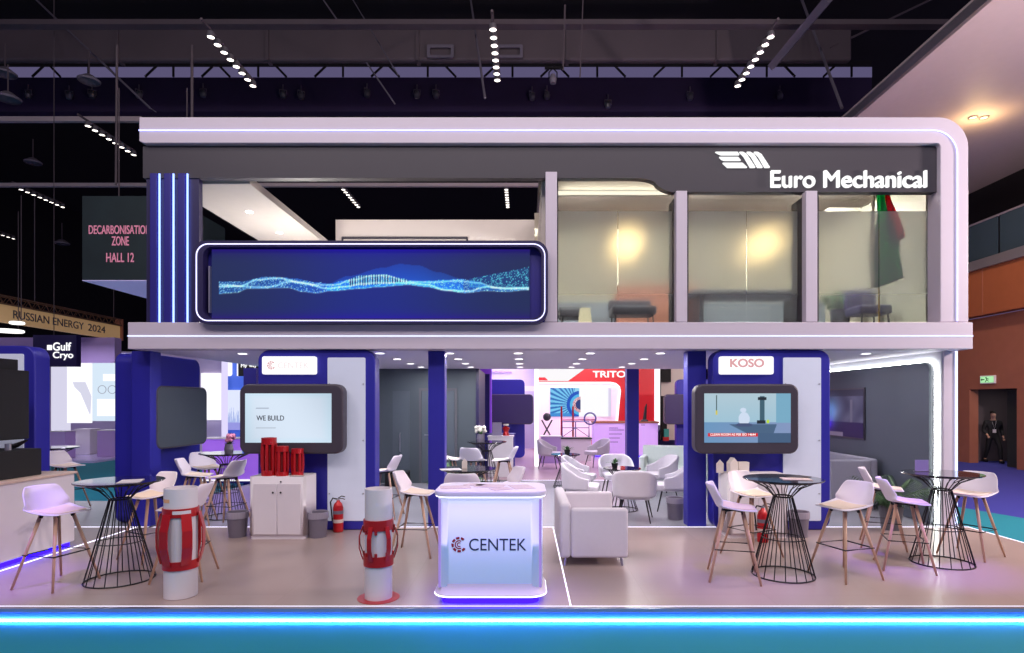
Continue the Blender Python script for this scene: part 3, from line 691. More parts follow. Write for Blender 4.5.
def display(x, y, rz, lb, fn, strength=1.0, nx=120, ny=70, wid=.757, zz0=1.172, zz1=2.193, left=-.61, right=.61, b=.138):
    t = thing('wall_display', lb, 'screen', (x, y, 0), rz, 'dark framed displays mounted on booth walls')
    h = obj('housing', MB().prism(rrect(-wid, zz0, wid, zz1, .13, 8), 0, .22), 'bezel', t, bevel=.03)
    obj('mount', MB().box(-.25, .25, .22, .298, 1.45, 1.95), 'blackm', t)
    if fn: screen('screen', left, right, zz0 + .165, zz1 - b, -.004, nx, ny, fn, t, strength)
    else: obj('screen', MB().prism(rrect(-wid + .03, zz0 + .03, wid - .03, zz1 - .03, .11, 8), -.004, 0.0), mat('switched_off_screen', (74, 82, 92), .3) if y < 15 else mat('dark_violet_screen', (52, 42, 84), .4), t)
    return t
def scr_c(u, v):
    e = min(1, 8 * min(u, 1 - u, v, 1 - v))
    g = 206 + 20 * math.sin(u * 2.4 + v)
    c = [g - 18 + 10 * e, g + 6, g + 22]
    if .12 < u < .28 and .695 < v < .71: c = [150, 160, 180]
    if .12 < u < .36 and .29 < v < .305: c = [176, 186, 200]
    return c
dc = display(-3.41, 8.75, 0, 'large wall display reading WE BUILD above the white cabinet', scr_c, 1.0, 100, 60, wid=.757, left=-.67, right=.588)
text('caption', 'WE BUILD', mat('screen_dark', (50, 56, 76), .5), dc, -.50, 1.66, -.012, w=.40, h=.072, bold=.02, ext=.001)
def scr_k(u, v):
    c = [146 + 30 * v, 190 + 10 * v, 212]
    if v < .42: c = [108 + 60 * u * .4, 150, 190]
    if v > .40 and u > .83: c = [120, 170, 196]
    # dark platform
    if .17 < v < .38 and u > .28 + (.38 - v) * 1.1 and u < .84 + (.38 - v) * -.2 - 0: c = [74, 100, 130]
    if v < .2 and u > .62: c = [70, 96, 128]
    # person in white coverall
    if ((u - .45) / .035) ** 2 + ((v - .66) / .05) ** 2 < 1 or ((u - .46) / .065) ** 2 + ((v - .48) / .14) ** 2 < 1: c = [206, 220, 240]
    if ((u - .46) / .10) ** 2 + ((v - .36) / .04) ** 2 < 1: c = [70, 84, 120]
    # robot
    if (.64 < u < .70 and .4 < v < .95) : c = [64, 96, 112]
    if (.62 < u < .72 and .86 < v < .93) or (.61 < u < .71 and .38 < v < .46): c = [34, 44, 54]
    if ((u - .735) / .018) ** 2 + ((v - .43) / .04) ** 2 < 1: c = [190, 220, 60]
    if .137 < u < .147 and .6 < v < .97: c = [60, 80, 80]
    if .13 < u < .155 and .56 < v < .66: c = [210, 200, 90]
    if .04 < u < .62 and .12 < v < .2: c = [214, 40, 50]
    return c
dk_ = display(3.239, 8.75, 0, 'large wall display with a blue laboratory picture on the right booth', scr_k, 1.0, 180, 100, wid=.757, left=-.625, right=.635)
text('caption', 'CLEAN ROOM AS PER ISO 14644', 'letter', dk_, -.54, 1.44, -.012, w=.66, h=.034, bold=.01, ext=.001)
display(-5.80, 10.2, PI / 2, 'switched off grey display hung on the edge-on left booth wall', None)

# ================================================================== FURNITURE BUILDERS
def shell_pt(u, v, arm=.055, back=1.04, seat=.78, w0=.215, w1=.255):
    """u -1..1 across, v 0 front lip .. 1 top of back; faces -y"""
    if v < .5:
        q = v / .5; y = -.235 + .40 * q; z = seat - .012 * math.sin(q * PI) - .012 * (1 - q) ** 3; w = w0 + (w1 - w0) * math.sin(q * PI / 2)
    else:
        q = (v - .5) / .5; a = q * 1.25
        y = .165 + .075 * math.sin(min(a, PI / 2)) + .055 * q * q; z = seat + (back - seat) * (q ** 1.25); w = w1 - .05 * q ** 1.5
    k = (1 - math.exp(-(v / .4) ** 2)) * math.exp(-((max(0, v - .5)) / .22) ** 2) * arm
    z += k * abs(u) ** 2.2
    if v > .35: y -= .085 * (lambda q: q * q * (3 - 2 * q))(min(1, (v - .35) / .35)) * abs(u) ** 2.0
    cor = 1.0 - (.16 * max(0, (v - .86) / .14) ** 2 + .10 * max(0, (.1 - v) / .1) ** 2)
    return (u * w * cor, y, z)
GS = 'white shell bar stools with wooden legs'
def make_stool(lb):
    t = thing('bar_stool', lb, 'bar stool', (0, 0, 0), 0, GS)
    obj('seat_shell', MB().grid(lambda a, b: shell_pt(a * 2 - 1, b), 14, 20), 'shell', t, smooth=True, solid=.016, sub=1)
    obj('seat_pad', MB().grid(lambda a, b: (lambda p: (p[0] * .9, p[1], p[2] + .014))(shell_pt((a * 2 - 1) * .86, .02 + b * .44, arm=.04)), 8, 8), 'pad', t, smooth=True, solid=.014, sub=1)
    obj('under_frame', MB().tube([(-.10, -.10, .745), (.10, .10, .745)], .014, 6).tube([(.10, -.10, .745), (-.10, .10, .745)], .014, 6).box(-.11, .11, -.11, .11, .748, .762), 'black', t)
    for sx_ in (-1, 1):
        for sy_ in (-1, 1):
            lg = obj('leg', MB().tube([(sx_ * .095, sy_ * .095, .745), (sx_ * .265, sy_ * .26, .0)], [.019, .012], 10), 'wood', t, smooth=True)
            obj('collar', MB().tube([(sx_ * .089, sy_ * .089, .765), (sx_ * .098, sy_ * .098, .715)], .021, 10), 'black', lg)
    q = .34; f = (.745 - q) / .745; a = .095 + .17 * f + .012; b = .095 + .165 * f + .012
    obj('footrest', MB().tube([(-a, -b, q), (a, -b, q), (a, b, q), (-a, b, q)], .008, 6, closed=True), 'black', t)
    return t
stool0 = None
def stool(x, y, face, lb):
    """face: heading in degrees, 0 = towards the camera, 90 = right, -90 = left, 180 = away"""
    global stool0
    rz = math.radians(face)
    if stool0 is None:
        stool0 = make_stool(lb); stool0.location = (x, y, 0); stool0.rotation_euler = (0, 0, rz); return stool0
    return dup(stool0, (x, y, 0), rz, lb)
GT = 'black wire high tables'
def make_table(lb, H=1.08, rt=.425):
    t = thing('wire_high_table', lb, 'table', (0, 0, 0), 0, GT)
    rb, rn, rtop, zn = .33, .10, .35, .88
    obj('tabletop', MB().lathe([(.001, H - .018), (rt - .01, H - .018), (rt, H - .01), (rt, H - .004), (rt - .006, H), (.001, H)], n=40), mat('black_glass_top', (20, 17, 24), .12, coat=.5), t)
    cz = lambda r, z: [(r * math.cos(2 * PI * k / 36), r * math.sin(2 * PI * k / 36), z) for k in range(36)]
    obj('base_ring', MB().tube(cz(rb, .008), .008, 6, closed=True), 'black', t)
    obj('middle_ring', MB().tube(cz(rb + (rn - rb) * (.42 / zn), .42), .006, 6, closed=True), 'black', t)
    obj('neck_ring', MB().tube(cz(rn, zn), .009, 6, closed=True), 'black', t)
    obj('top_ring', MB().tube(cz(rtop, H - .026), .008, 6, closed=True), 'black', t)
    for k in range(18):
        a = 2 * PI * k / 18; c, s = math.cos(a), math.sin(a)
        obj('rod', MB().tube([(rb * c, rb * s, .008), (rn * c, rn * s, zn), ((rtop * .55) * c, (rtop * .55) * s, H - .10), (rtop * c, rtop * s, H - .026)], .0055, 5), 'black', t)
    return t
table0 = None
def table(x, y, lb, s=None):
    global table0
    if table0 is None: table0 = make_table(lb); table0.location = (x, y, 0); return table0
    t = dup(table0, (x, y, 0), .2, lb)
    if s: t.scale = s
    return t
# --- left group
table(-4.40, 6.52, 'black wire high table nearest the left counter, front left')
table(-5.02, 10.1, 'black wire high table carrying the flower vase, behind the left bin')
table(-.80, 8.38, 'black wire high table with papers and box behind the promotion counter', (.93, .93, .93))
table(-.82, 12.9, 'small distant black high table with white flowers, left of centre')
table(2.88, 6.70, 'black wire high table in front of the right booth')
table(5.0, 7.2, 'black wire high table at far right beside the white pier')
table(-8.9, 11.3, 'distant black high table between the left booths')
stool(-4.96, 6.36, 78, 'white bar stool at far left front, beside the white counter')
stool(-4.64, 7.45, -28, 'cream lit bar stool behind the front left table')
stool(-3.76, 6.64, -80, 'white bar stool half hidden behind the left white pipe')
stool(-5.62, 10.6, 60, 'rearmost white bar stool beside the edge-on left booth')
stool(-5.22, 9.5, 105, 'lavender lit bar stool left of the flower vase table')
stool(-4.62, 9.3, -100, 'white bar stool just right of the flower vase table, behind the left white pipe')
stool(-2.36, 10.1, -95, 'white bar stool between the WE BUILD booth and the blue column')
stool(-1.40, 7.67, 85, 'white bar stool just left of the promotion counter')
stool(-.28, 8.15, -70, 'cream bar stool behind the right end of the promotion counter')
stool(-.79, 7.74, 178, 'white bar stool back peeking over the middle of the promotion counter')
stool(-1.02, 11.9, 160, 'distant white bar stool seen from behind, at the small flower table')
stool(-.42, 12.0, -95, 'distant white bar stool in side view right of the small flower table')
stool(-1.55, 12.2, 80, 'distant white bar stool hidden partly by the blue column and potted fern')
# --- right group
stool(2.29, 6.60, 75, 'lavender white bar stool at the left of the table before the right booth')
stool(2.85, 7.55, 28, 'cream lit bar stool behind the table before the right booth')
stool(3.55, 6.66, -72, 'white bar stool at the right of the table before the right booth')
stool(4.42, 7.0, 70, 'lavender white bar stool left of the far right table')
stool(4.80, 8.05, 62, 'white bar stool behind the left stool of the far right table')
stool(5.62, 7.57, -60, 'white bar stool at the right of the far right table')
stool(-8.35, 10.9, 80, 'lavender lit bar stool seen between the leftmost booth and the edge-on booth')

# --- padded tub armchairs
def tub_pt(a, b, r=.31, th0=-118, th1=118):
    th = math.radians(th0 + (th1 - th0) * a); k = abs(a * 2 - 1)
    top = .84 - .21 * min(1, max(0, (k - .25) / .5)) ** 1.3 - .04 * max(0, (k - .8) / .2)
    z = .40 + (top - .40) * b
    rr = r * (1 + .10 * b * (1 - .5 * k))
    # superellipse footprint, back toward +y
    c, s = math.cos(th), math.sin(th)
    sc = 1 / ((abs(c) ** 3 + abs(s) ** 3) ** (1 / 3))
    return (rr * s * sc * 1.04, rr * c * sc * .98, z)
def make_arm(lb):
    t = thing('tub_armchair', lb, 'armchair', (0, 0, 0), 0, 'pale tub armchairs with black metal legs')
    obj('shell', MB().grid(lambda a, b: tub_pt(a, b), 28, 8), 'fabric', t, smooth=True, solid=.05, sub=1)
    obj('seat_cushion', MB().slab(rrect(-.27, -.33, .27, .26, .1, 5), .36, .47), 'fabric', t, bevel=.03)
    for sx_ in (-1, 1):
        for sy_ in (-1, 1): obj('leg', MB().tube([(sx_ * .19, sy_ * .19, .37), (sx_ * .27, sy_ * .27, 0)], [.016, .010], 8), 'black', t)
    return t
arm0 = None
def arm(x, y, face, lb, mt=None):
    global arm0
    rz = math.radians(face)
    if arm0 is None: arm0 = make_arm(lb); arm0.location = (x, y, 0); arm0.rotation_euler = (0, 0, rz); return arm0
    return dup(arm0, (x, y, 0), rz, lb)
arm(1.80, 9.85, 165, 'pale tub armchair with its back to the viewer, nearest of the lounge circle')
arm(2.66, 10.75, -105, 'pale tub armchair right of the low table, beside the right blue column')
arm(1.00, 10.7, 80, 'pale tub armchair on the left just behind the white loveseat')
arm(1.10, 12.2, 75, 'pale tub armchair second behind the white loveseat')
arm(1.88, 12.35, 0, 'pale tub armchair facing the viewer behind the low table')
arm(2.78, 12.4, -80, 'pale tub armchair behind the right hand lounge chair')
arm(.72, 17.6, 75, 'distant lavender tub armchair beside the white light column')
arm(2.15, 17.9, -70, 'distant tub armchair in front of the violet reception desk')
def make_box_sofa(name, lb, w, d, x, y, rz, h=.68, hb=.74, m='fabric', cat='armchair'):
    t = thing(name, lb, cat, (x, y, 0), rz)
    obj('back', MB().box(-w / 2, w / 2, d / 2 - .13, d / 2, .10, hb), m, t, bevel=.04)
    for s in (-1, 1):
        a, b = sorted((s * w / 2, s * (w / 2 - .12)))
        obj('arm', MB().box(a, b, -d / 2, d / 2 - .13, .10, h), m, t, bevel=.035)
    obj('base', MB().box(-w / 2 + .12, w / 2 - .12, -d / 2 + .01, d / 2 - .13, .15, .30), m, t, bevel=.02)
    obj('seat_cushion', MB().box(-w / 2 + .125, w / 2 - .125, -d / 2, d / 2 - .135, .305, .44), m, t, bevel=.04)
    for sx_ in (-1, 1):
        for sy_ in (-1, 1): obj('foot', MB().tube([(sx_ * (w / 2 - .08), sy_ * (d / 2 - .08), .15), (sx_ * (w / 2 - .06), sy_ * (d / 2 - .06), 0)], [.02, .014], 8), 'alu' , t)
    return t
make_box_sofa('loveseat', 'white square loveseat seen from its arm side, right of the promotion counter', 1.40, .80, .81, 7.72, PI / 2, cat='sofa')
make_box_sofa('sofa', 'pale green white sofa behind the right blue column', 1.5, .8, 3.45, 13.9, -PI / 2 * .2, .68, .9, 'mint', 'sofa')
make_box_sofa('sofa', 'grey and white sofa along the slate side wall under the picture', 1.9, .85, 5.85, 11.6, -PI / 2, .9, .92, 'greyfab', 'sofa')
make_box_sofa('loveseat', 'pale sofa end showing beside the right booth, nearer than the grey sofa', .9, .8, 4.85, 13.0, 0, .7, .88, 'mint', 'sofa')
# low lounge tables
def low_table(x, y, lb, s=1.0):
    t = thing('low_table', lb, 'table', (x, y, 0), 0, 'low round wire tables in the lounge')
    obj('tabletop', MB().lathe([(.001, .73), (.33, .73), (.335, .74), (.33, .75), (.001, .75)], n=32), MATS['black_glass_top'], t)
    cz = lambda r, z: [(r * math.cos(2 * PI * k / 30), r * math.sin(2 * PI * k / 30), z) for k in range(30)]
    obj('base_ring', MB().tube(cz(.28, .008), .008, 6, closed=True), 'black', t); obj('neck_ring', MB().tube(cz(.09, .55), .008, 6, closed=True), 'black', t)
    obj('top_ring', MB().tube(cz(.26, .722), .007, 6, closed=True), 'black', t)
    for k in range(20):
        a = 2 * PI * k / 20; c, s_ = math.cos(a), math.sin(a)
        obj('rod', MB().tube([(.28 * c, .28 * s_, .008), (.09 * c, .09 * s_, .55), (.26 * c, .26 * s_, .722)], .005, 5), 'black', t)
low_table(1.74, 10.75, 'low round wire table with a small plant in the lounge circle')
low_table(.92, 13.6, 'distant low round table with a small plant behind the left lounge chairs')

# ================================================================== COUNTERS, CABINETS
c = thing('promotion_counter', 'white lit promotion counter with lettering and red emblem at the front centre', 'counter', (-.335, 6.02, 0))
def rr2(w, d, r, n=8): return rrect(-w / 2, -d / 2, w / 2, d / 2, r, n)
obj('plinth', MB().slab(rr2(.94, .54, .1), 0, .07), glow('violet_plinth', (5, 1, 225), 5.0), c)
obj('base_slab', MB().slab(rr2(1.08, .68, .16), .072, .112), 'white', c, bevel=.02)
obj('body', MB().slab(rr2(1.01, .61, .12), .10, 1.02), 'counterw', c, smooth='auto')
# flared foot between the body and the base slab
def flare(a, b):
    q = rr2(1.01 + .07 * (1 - b) ** 2.2, .61 + .07 * (1 - b) ** 2.2, .12 + .04 * (1 - b)); n = len(q); p = q[int(a * n) % n]
    return (p[0], p[1], .10 + b * .10)
obj('flared_foot', MB().grid(flare, 36, 6, closed_u=True), 'white', c, smooth=True)
obj('top_slab', MB().slab(rr2(1.08, .68, .16), 1.03, 1.08), 'white', c, bevel=.012)
edge = glow('led_edge_white', (226, 214, 255), 2.2)
obj('led_edge', MB().tube([(x, y, .084) for x, y in rr2(1.08, .68, .16)], .008, 6, closed=True), edge, c)
obj('led_edge', MB().tube([(x, y, 1.025) for x, y in rr2(1.06, .66, .16)], .006, 6, closed=True), edge, c)
text('lettering', 'CENTEK', mat('counter_ink', (40, 42, 80), .5), c, -.197, .515, -.308, w=.545, h=.115, bold=.0, ext=.0015)
emblem(c, -.292, .572, -.308, .074, 'inkred')
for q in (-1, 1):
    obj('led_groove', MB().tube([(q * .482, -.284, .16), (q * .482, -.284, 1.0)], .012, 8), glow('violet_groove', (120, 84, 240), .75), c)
# violet under-glow lamps of the counter
for q, (x, y, w_, h_, a) in enumerate(((-.36, -.05, .3, .21, .2), (-.02, .06, .3, .21, -.15), (.3, -.02, .21, .28, .3), (.1, -.2, .2, .14, .5), (-.18, .17, .2, .14, -.4))):
    p = tag(obj('brochure', MB().box(-w_ / 2, w_ / 2, -h_ / 2, h_ / 2, 0, .003), 'paper'), 'flat printed brochure on the promotion counter, %s' % ['at its left end', 'in the middle', 'at its right end', 'small one near the front edge', 'small one at the back'][q], 'brochure', 'brochures on the promotion counter')
    p.location = (-.335 + x, 6.02 + y * .8, 1.081); p.rotation_euler = (0, 0, a)

def cabinet(x, y, w, d, h, lb):
    t = thing('storage_cabinet', lb, 'cabinet', (x, y, 0), 0, 'low white storage cabinets')
    obj('body', MB().slab(rr2(w, d, .05, 4), .05, h), 'white', t, smooth='auto')
    obj('kick_plate', MB().slab(rr2(w - .03, d - .03, .04, 4), 0, .05), 'white', t)
    for s in (-1, 1):
        dr_ = obj('door', MB().box(min(s * .006, s * (w / 2 - .07)), max(s * .006, s * (w / 2 - .07)), -d / 2 - .012, -d / 2 + .004, .07, h - .10), 'white', t, bevel=.004)
        obj('knob', MB().ball((s * .055, -d / 2 - .022, h - .22), .014, 6), 'black', dr_)
    obj('lock', MB().ball((.05, -d / 2 - .006, h - .07), .012, 6), 'black', t)
cabinet(-3.48, 8.66, .80, .46, .88, 'white two-door cabinet carrying red equipment below the WE BUILD display')
cabinet(3.30, 8.72, .86, .46, .90, 'white cabinet below the blue laboratory display')
# red downhole tools standing on the left cabinet
def red_tool(x, y, z, r, h, n, lb, open_cage=True):
    t = thing('red_tool', lb, 'machine part', (x, y, z), 0, 'red cast tools on the white cabinet')
    obj('bottom_collar', MB().lathe([(r * .7, 0), (r, 0), (r, h * .14), (r * .7, h * .14), (r * .7, 0)], n=24), 'red', t)
    obj('top_collar', MB().lathe([(r * .7, h * .82), (r, h * .82), (r, h), (r * .7, h), (r * .7, h * .82)], n=24), 'red', t)
    obj('core', MB().lathe([(.001, .01), (r * .55, .01), (r * .55, h * .97), (.001, h * .97)], n=16), mat('deep_red_core', (120, 14, 20), .5), t)
    for k in range(n):
        a = 2 * PI * k / n + .3; c_, s_ = math.cos(a), math.sin(a)
        obj('blade', MB().tube([(r * .82 * c_, r * .82 * s_, h * .1), (r * .86 * c_, r * .86 * s_, h * .3), (r * .86 * c_, r * .86 * s_, h * .66), (r * .82 * c_, r * .82 * s_, h * .86)], [r * .2, r * .26, r * .26, r * .2], 6), 'red', t)
    return t
red_tool(-3.66, 8.58, .882, .105, .54, 7, 'tallest red cylindrical tool at the left on the white cabinet')
red_tool(-3.46, 8.55, .882, .090, .42, 6, 'middle red bladed tool on the white cabinet')
red_tool(-3.265, 8.61, .882, .084, .38, 6, 'right red bladed tool on the white cabinet', True)
cc = thing('catalogue', 'open dark catalogue lying at the right end of the equipment cabinet', 'book', (-3.22, 8.475, .882))
obj('cover', MB().box(-.09, .09, -.03, .03, 0, .004), 'blackm', cc); obj('pages', MB().box(-.085, .085, -.027, .027, .004, .012), 'paper', cc)
# bins
def bin_(x, y, lb, s=1.0, first=[None]):
    if first[0]: t = dup(first[0], (x, y, 0), 0, lb); t.scale = (s, s, s); return
    t = thing('waste_bin', lb, 'bin', (x, y, 0), 0, 'grey waste bins with liners'); first[0] = t
    obj('bucket', MB().lathe([(.001, .005), (.115, .005), (.12, .0), (.145, .35), (.138, .35), (.113, .012), (.001, .012)], n=24), 'bin', t, smooth='auto')
    obj('liner', MB().lathe([(.151, .27), (.150, .36), (.143, .362), (.130, .28), (.06, .24), (.001, .23)], n=24), mat('bin_liner', (158, 152, 166), .3), t)
bin_(-4.13, 8.62, 'grey violet waste bin left of the white cabinet')
bin_(-2.97, 8.60, 'grey waste bin between cabinet and fire extinguisher')
bin_(2.48, 9.9, 'waste bin by the right blue column in the lounge')
bin_(3.93, 8.62, 'waste bin in front of the right booth panel')
def extinguisher(x, y, lb):
    t = thing('fire_extinguisher', lb, 'fire extinguisher', (x, y, 0), 0, 'red fire extinguishers')
    obj('cylinder', MB().lathe([(.001, .0), (.07, 0), (.075, .02), (.075, .36), (.055, .42), (.025, .45), (.025, .47), (.001, .47)], n=24), 'red', t, smooth='auto')
    obj('label_band', MB().lathe([(.0765, .14), (.0765, .19)], n=24), 'paper', t); obj('label_band', MB().lathe([(.0765, .27), (.0765, .32)], n=24), 'bin', t)
    obj('valve', MB().lathe([(.001, .47), (.02, .47), (.02, .50), (.001, .50)], n=12), 'steel', t)
    obj('handle', MB().tube([(0, 0, .50), (.05, 0, .53), (.10, 0, .52)], .008, 6).tube([(0, 0, .49), (.06, 0, .495), (.10, 0, .48)], .007, 6), 'black', t)
    obj('hose', MB().tube([(-.02, 0, .485), (-.08, 0, .50), (-.115, 0, .44), (-.10, 0, .30), (-.088, 0, .16)], .011, 8), 'black', t)
extinguisher(-2.78, 8.93, 'red fire extinguisher beside the bin and white cabinet')
extinguisher(3.28, 8.28, 'red fire extinguisher half hidden under the round table before the right booth')

# ================================================================== DISPLAY PIPES WITH RED BOW CENTRALISERS
def pipe(x, y, lb, r, zb0, zb1, bows, disc, bow_bulge, thin):
    t = thing('display_pipe', lb, 'display column', (x, y, 0), 0)
    obj('pipe', MB().lathe([(r - .012, .004), (r, 0.004), (r, 1.075), (r - .002, 1.08), (r - .012, 1.08), (r - .012, .9), (.001, .9)], n=40), 'white', t, smooth='auto')
    if disc: obj('foot_disc', MB().lathe([(.001, 0), (.205, 0), (.205, .006), (.001, .006)], n=36), 'red', t)
    else: obj('foot_ring', MB().lathe([(.001, 0), (r - .01, 0), (r - .01, .004)], n=24), 'white', t)
    hb = .085 if not thin else .10
    for z in (zb0, zb1):
        cl = obj('collar', MB().lathe([(r + .002, z), (r + .014, z), (r + .014, z + hb), (r + .002, z + hb), (r + .002, z)], n=40), 'red', t)
    for k in range(bows):
        a = 2 * PI * k / bows + .26; c_, s_ = math.cos(a), math.sin(a); R = r + .012
        z0, z1 = zb0 + hb * .6, zb1 + hb * .4
        P = [(R, z0), (R + bow_bulge * .45, z0 + (z1 - z0) * .14), (R + bow_bulge, z0 + (z1 - z0) * .35), (R + bow_bulge, z0 + (z1 - z0) * .68), (R + bow_bulge * .4, z0 + (z1 - z0) * .88), (R, z1)]
        w = .046 if not thin else .022
        mb = MB(); n = len(P); vs = []
        for rr, z in P:
            for tt in (-w, w):
                for dr2 in (0, .010): vs.append((( rr + dr2) * c_ - tt * s_, (rr + dr2) * s_ + tt * c_, z))
        fs = []
        for i in range(n - 1):
            q = i * 4; e = q + 4
            fs += [(q, q + 2, e + 2, e), (q + 1, e + 1, e + 3, q + 3), (q, e, e + 1, q + 1), (q + 2, q + 3, e + 3, e + 2)]
        fs += [(0, 1, 3, 2), ((n - 1) * 4, (n - 1) * 4 + 2, (n - 1) * 4 + 3, (n - 1) * 4 + 1)]
        mb.add(vs, fs); obj('bow_spring', mb, 'red', t)
    if thin:
        for z, sg in ((zb0 + hb, 1), (zb1, -1)):
            for k in range(8):
                a = 2 * PI * k / 8 + .05; c_, s_ = math.cos(a), math.sin(a)
                obj('collar_tab', MB().tube([((r + .009) * c_, (r + .009) * s_, z - .005 * sg), ((r + .009) * c_, (r + .009) * s_, z + .035 * sg)], .014, 4), 'red', t)
        for q in (-1, 1):
            obj('bow_wire', MB().tube([(q * (r + .008), 0, zb0 + .08), (q * (r + .05), 0, zb0 + .2), (q * (r + .055), 0, zb0 + .28), (q * (r + .008), 0, zb1 + .05)], .005, 6), mat('bronze_wire', (110, 66, 60), .4, .6), t)
    return t
P1 = pipe(-3.43, 5.98, 'thick white pipe with red bow cage, front left by the high table', .150, .285, .80, 6, False, .04, False)
obj('orange_label', MB().lathe([(.1515, .945), (.1515, .98)], n=8, a0=-2.35, a1=-1.75), mat('orange_sticker', (236, 178, 132), .5), P1)
obj('white_label', MB().lathe([(.166, .835), (.166, .868)], n=8, a0=-1.5, a1=-.5), 'white', P1)
pipe(-1.445, 5.92, 'slim white pipe with red bow cage on a red disc, left of the promotion counter', .132, .33, .68, 6, True, .035, True)

# ================================================================== LEFT COUNTER AND MACHINE
lc = thing('reception_counter', 'long white counter at the left frame edge with violet light at its foot', 'counter', (-7.3, 7.1, 0))
obj('body', MB().box(-1.2, 1.24, -1.15, .98, .06, .97), 'white', lc, bevel=.02)
obj('worktop', MB().box(-1.2, 1.26, -1.16, 1.0, .97, 1.0), mat('beige_worktop', (214, 190, 176), .5), lc, bevel=.005)
obj('plinth', MB().box(-1.15, 1.19, -1.1, .95, 0, .06), MATS['violet_plinth'], lc)
mc = thing('black_machine', 'tall black stepped machine standing on the left counter', 'machine', (-6.66, 7.35, 1.0))
obj('base', MB().box(-.9, .46, -.4, .35, 0, .34), 'blackm', mc, bevel=.012)
obj('cabinet', MB().box(-.9, .30, -.1, .35, .46, 1.33), 'blackm', mc, bevel=.012)
obj('head', MB().box(-.9, .20, -.1, .3, 1.33, 1.47), 'blackm', mc, bevel=.01)
obj('support', MB().lathe([(.001, .34), (.07, .34), (.07, .46), (.001, .46)], (-.3, .1, 0), 14).lathe([(.001, .34), (.035, .34), (.035, .42), (.001, .42)], (.33, .0, 0), 12), 'steel', mc)
obj('clamp_arm', MB().tube([(.30, .05, .37), (.40, .05, .40), (.52, .05, .46)], [.03, .03, .012], 8), 'black', mc)
obj('status_lamp', MB().ball((.05, -.42, .18), .012, 6), 'steel', mc)

# ================================================================== PLANTS, FLOWERS, SMALL THINGS
def leaf(mb, base, az, tilt, L, w, droop=.5, n=6):
    vs = []; bx, by, bz = base
    for i in range(n + 1):
        s = i / n; r = L * s * math.cos(tilt) * (1 - .1 * s); z = L * s * math.sin(tilt) - droop * L * s * s
        ww = w * math.sin(PI * min(1, s * .9 + .1)) ** .8
        cx, cy = bx + r * math.cos(az), by + r * math.sin(az)
        vs += [(cx - ww * math.sin(az), cy + ww * math.cos(az), bz + z + ww * .3), (cx, cy, bz + z), (cx + ww * math.sin(az), cy - ww * math.cos(az), bz + z + ww * .3)]
    fs = []
    for i in range(n):
        a = i * 3; fs += [(a, a + 1, a + 4, a + 3), (a + 1, a + 2, a + 5, a + 4)]
    mb.add(vs, fs)
def frond(mb, base, az, tilt, L, droop, k=16):
    bx, by, bz = base; pts = []
    for i in range(k + 1):
        s = i / k; r = L * s * math.cos(tilt); z = L * s * math.sin(tilt) - droop * L * s * s
        pts.append((bx + r * math.cos(az), by + r * math.sin(az), bz + z))
    mb.tube(pts, [.006 * (1 - .8 * i / k) + .001 for i in range(k + 1)], 4)
    for i in range(3, k + 1):
        s = i / k
        for sg in (-1, 1): leaf(mb, pts[i], az + sg * (1.0 - .4 * s), tilt * .2 - .2, L * .34 * (1 - .55 * abs(s - .45)), .011, .35, 3)
def palm(x, y, h, L, n, lb, m='green', zpot=.36, base=0.0):
    t = thing('potted_palm', lb, 'plant', (x, y, base))
    obj('planter', MB().lathe([(.001, 0), (.13, 0), (.17, zpot), (.155, zpot), (.145, zpot - .04), (.001, zpot - .04)], n=24), 'pot', t)
    mb = MB()
    for i in range(n): frond(mb, (0, 0, zpot - .05), rnd.uniform(0, 2 * PI), rnd.uniform(.75, 1.35), L * rnd.uniform(.8, 1.1), rnd.uniform(.2, .55))
    obj('foliage', mb, m, t, recalc=False); return t
palm(5.55, 9.1, 1.0, .85, 16, 'dark green palm in a planter behind the far right table', 'dkgreen')
palm(-1.22, 10.6, 1.0, .8, 14, 'small green palm beside the left central blue column', 'green', .36)
def vase(x, y, z, lb, s=1.0, m='petal', vm='bin', dots=14):
    t = thing('flower_vase', lb, 'flowers', (x, y, z), 0, 'table flower arrangements'); t.scale = (s, s, s)
    obj('vase', MB().lathe([(.001, 0), (.045, 0), (.05, .04), (.04, .10), (.036, .10), (.001, .095)], n=16), vm, t)
    mb = MB()
    for i in range(12): leaf(mb, (0, 0, .09), rnd.uniform(0, 6.28), rnd.uniform(.5, 1.4), rnd.uniform(.08, .14), .02, .3, 4)
    obj('leaves', mb, 'green', t, recalc=False)
    mb = MB()
    for i in range(dots):
        a = rnd.uniform(0, 6.28); r = rnd.uniform(0, .075); mb.ball((r * math.cos(a), r * math.sin(a), .15 + rnd.uniform(-.02, .05)), rnd.uniform(.018, .03), 5)
    obj('blossoms', mb, m, t)
vase(-4.96, 10.05, 1.082, 'mixed flowers in a dark vase on the table behind the left bin', 1.45, 'pink')
vase(-.95, 12.85, 1.082, 'round bouquet of white flowers on the small distant table', 1.6, 'petal')
def tiny_plant(x, y, z, lb, s=1):
    t = thing('small_plant', lb, 'plant', (x, y, z), 0, 'small plants on the lounge tables'); t.scale = (s, s, s)
    obj('pot', MB().lathe([(.001, 0), (.04, 0), (.055, .08), (.045, .08), (.001, .07)], n=14), 'blackm', t)
    mb = MB()
    for i in range(20): leaf(mb, (0, 0, .07), rnd.uniform(0, 6.28), rnd.uniform(.4, 1.4), rnd.uniform(.1, .2), .018, .4, 4)
    obj('leaves', mb, 'green', t, recalc=False)
tiny_plant(1.60, 10.7, .752, 'small green plant on the near lounge table', 1.1)
tiny_plant(.95, 13.5, .752, 'small green plant on the distant low table', 1.3)
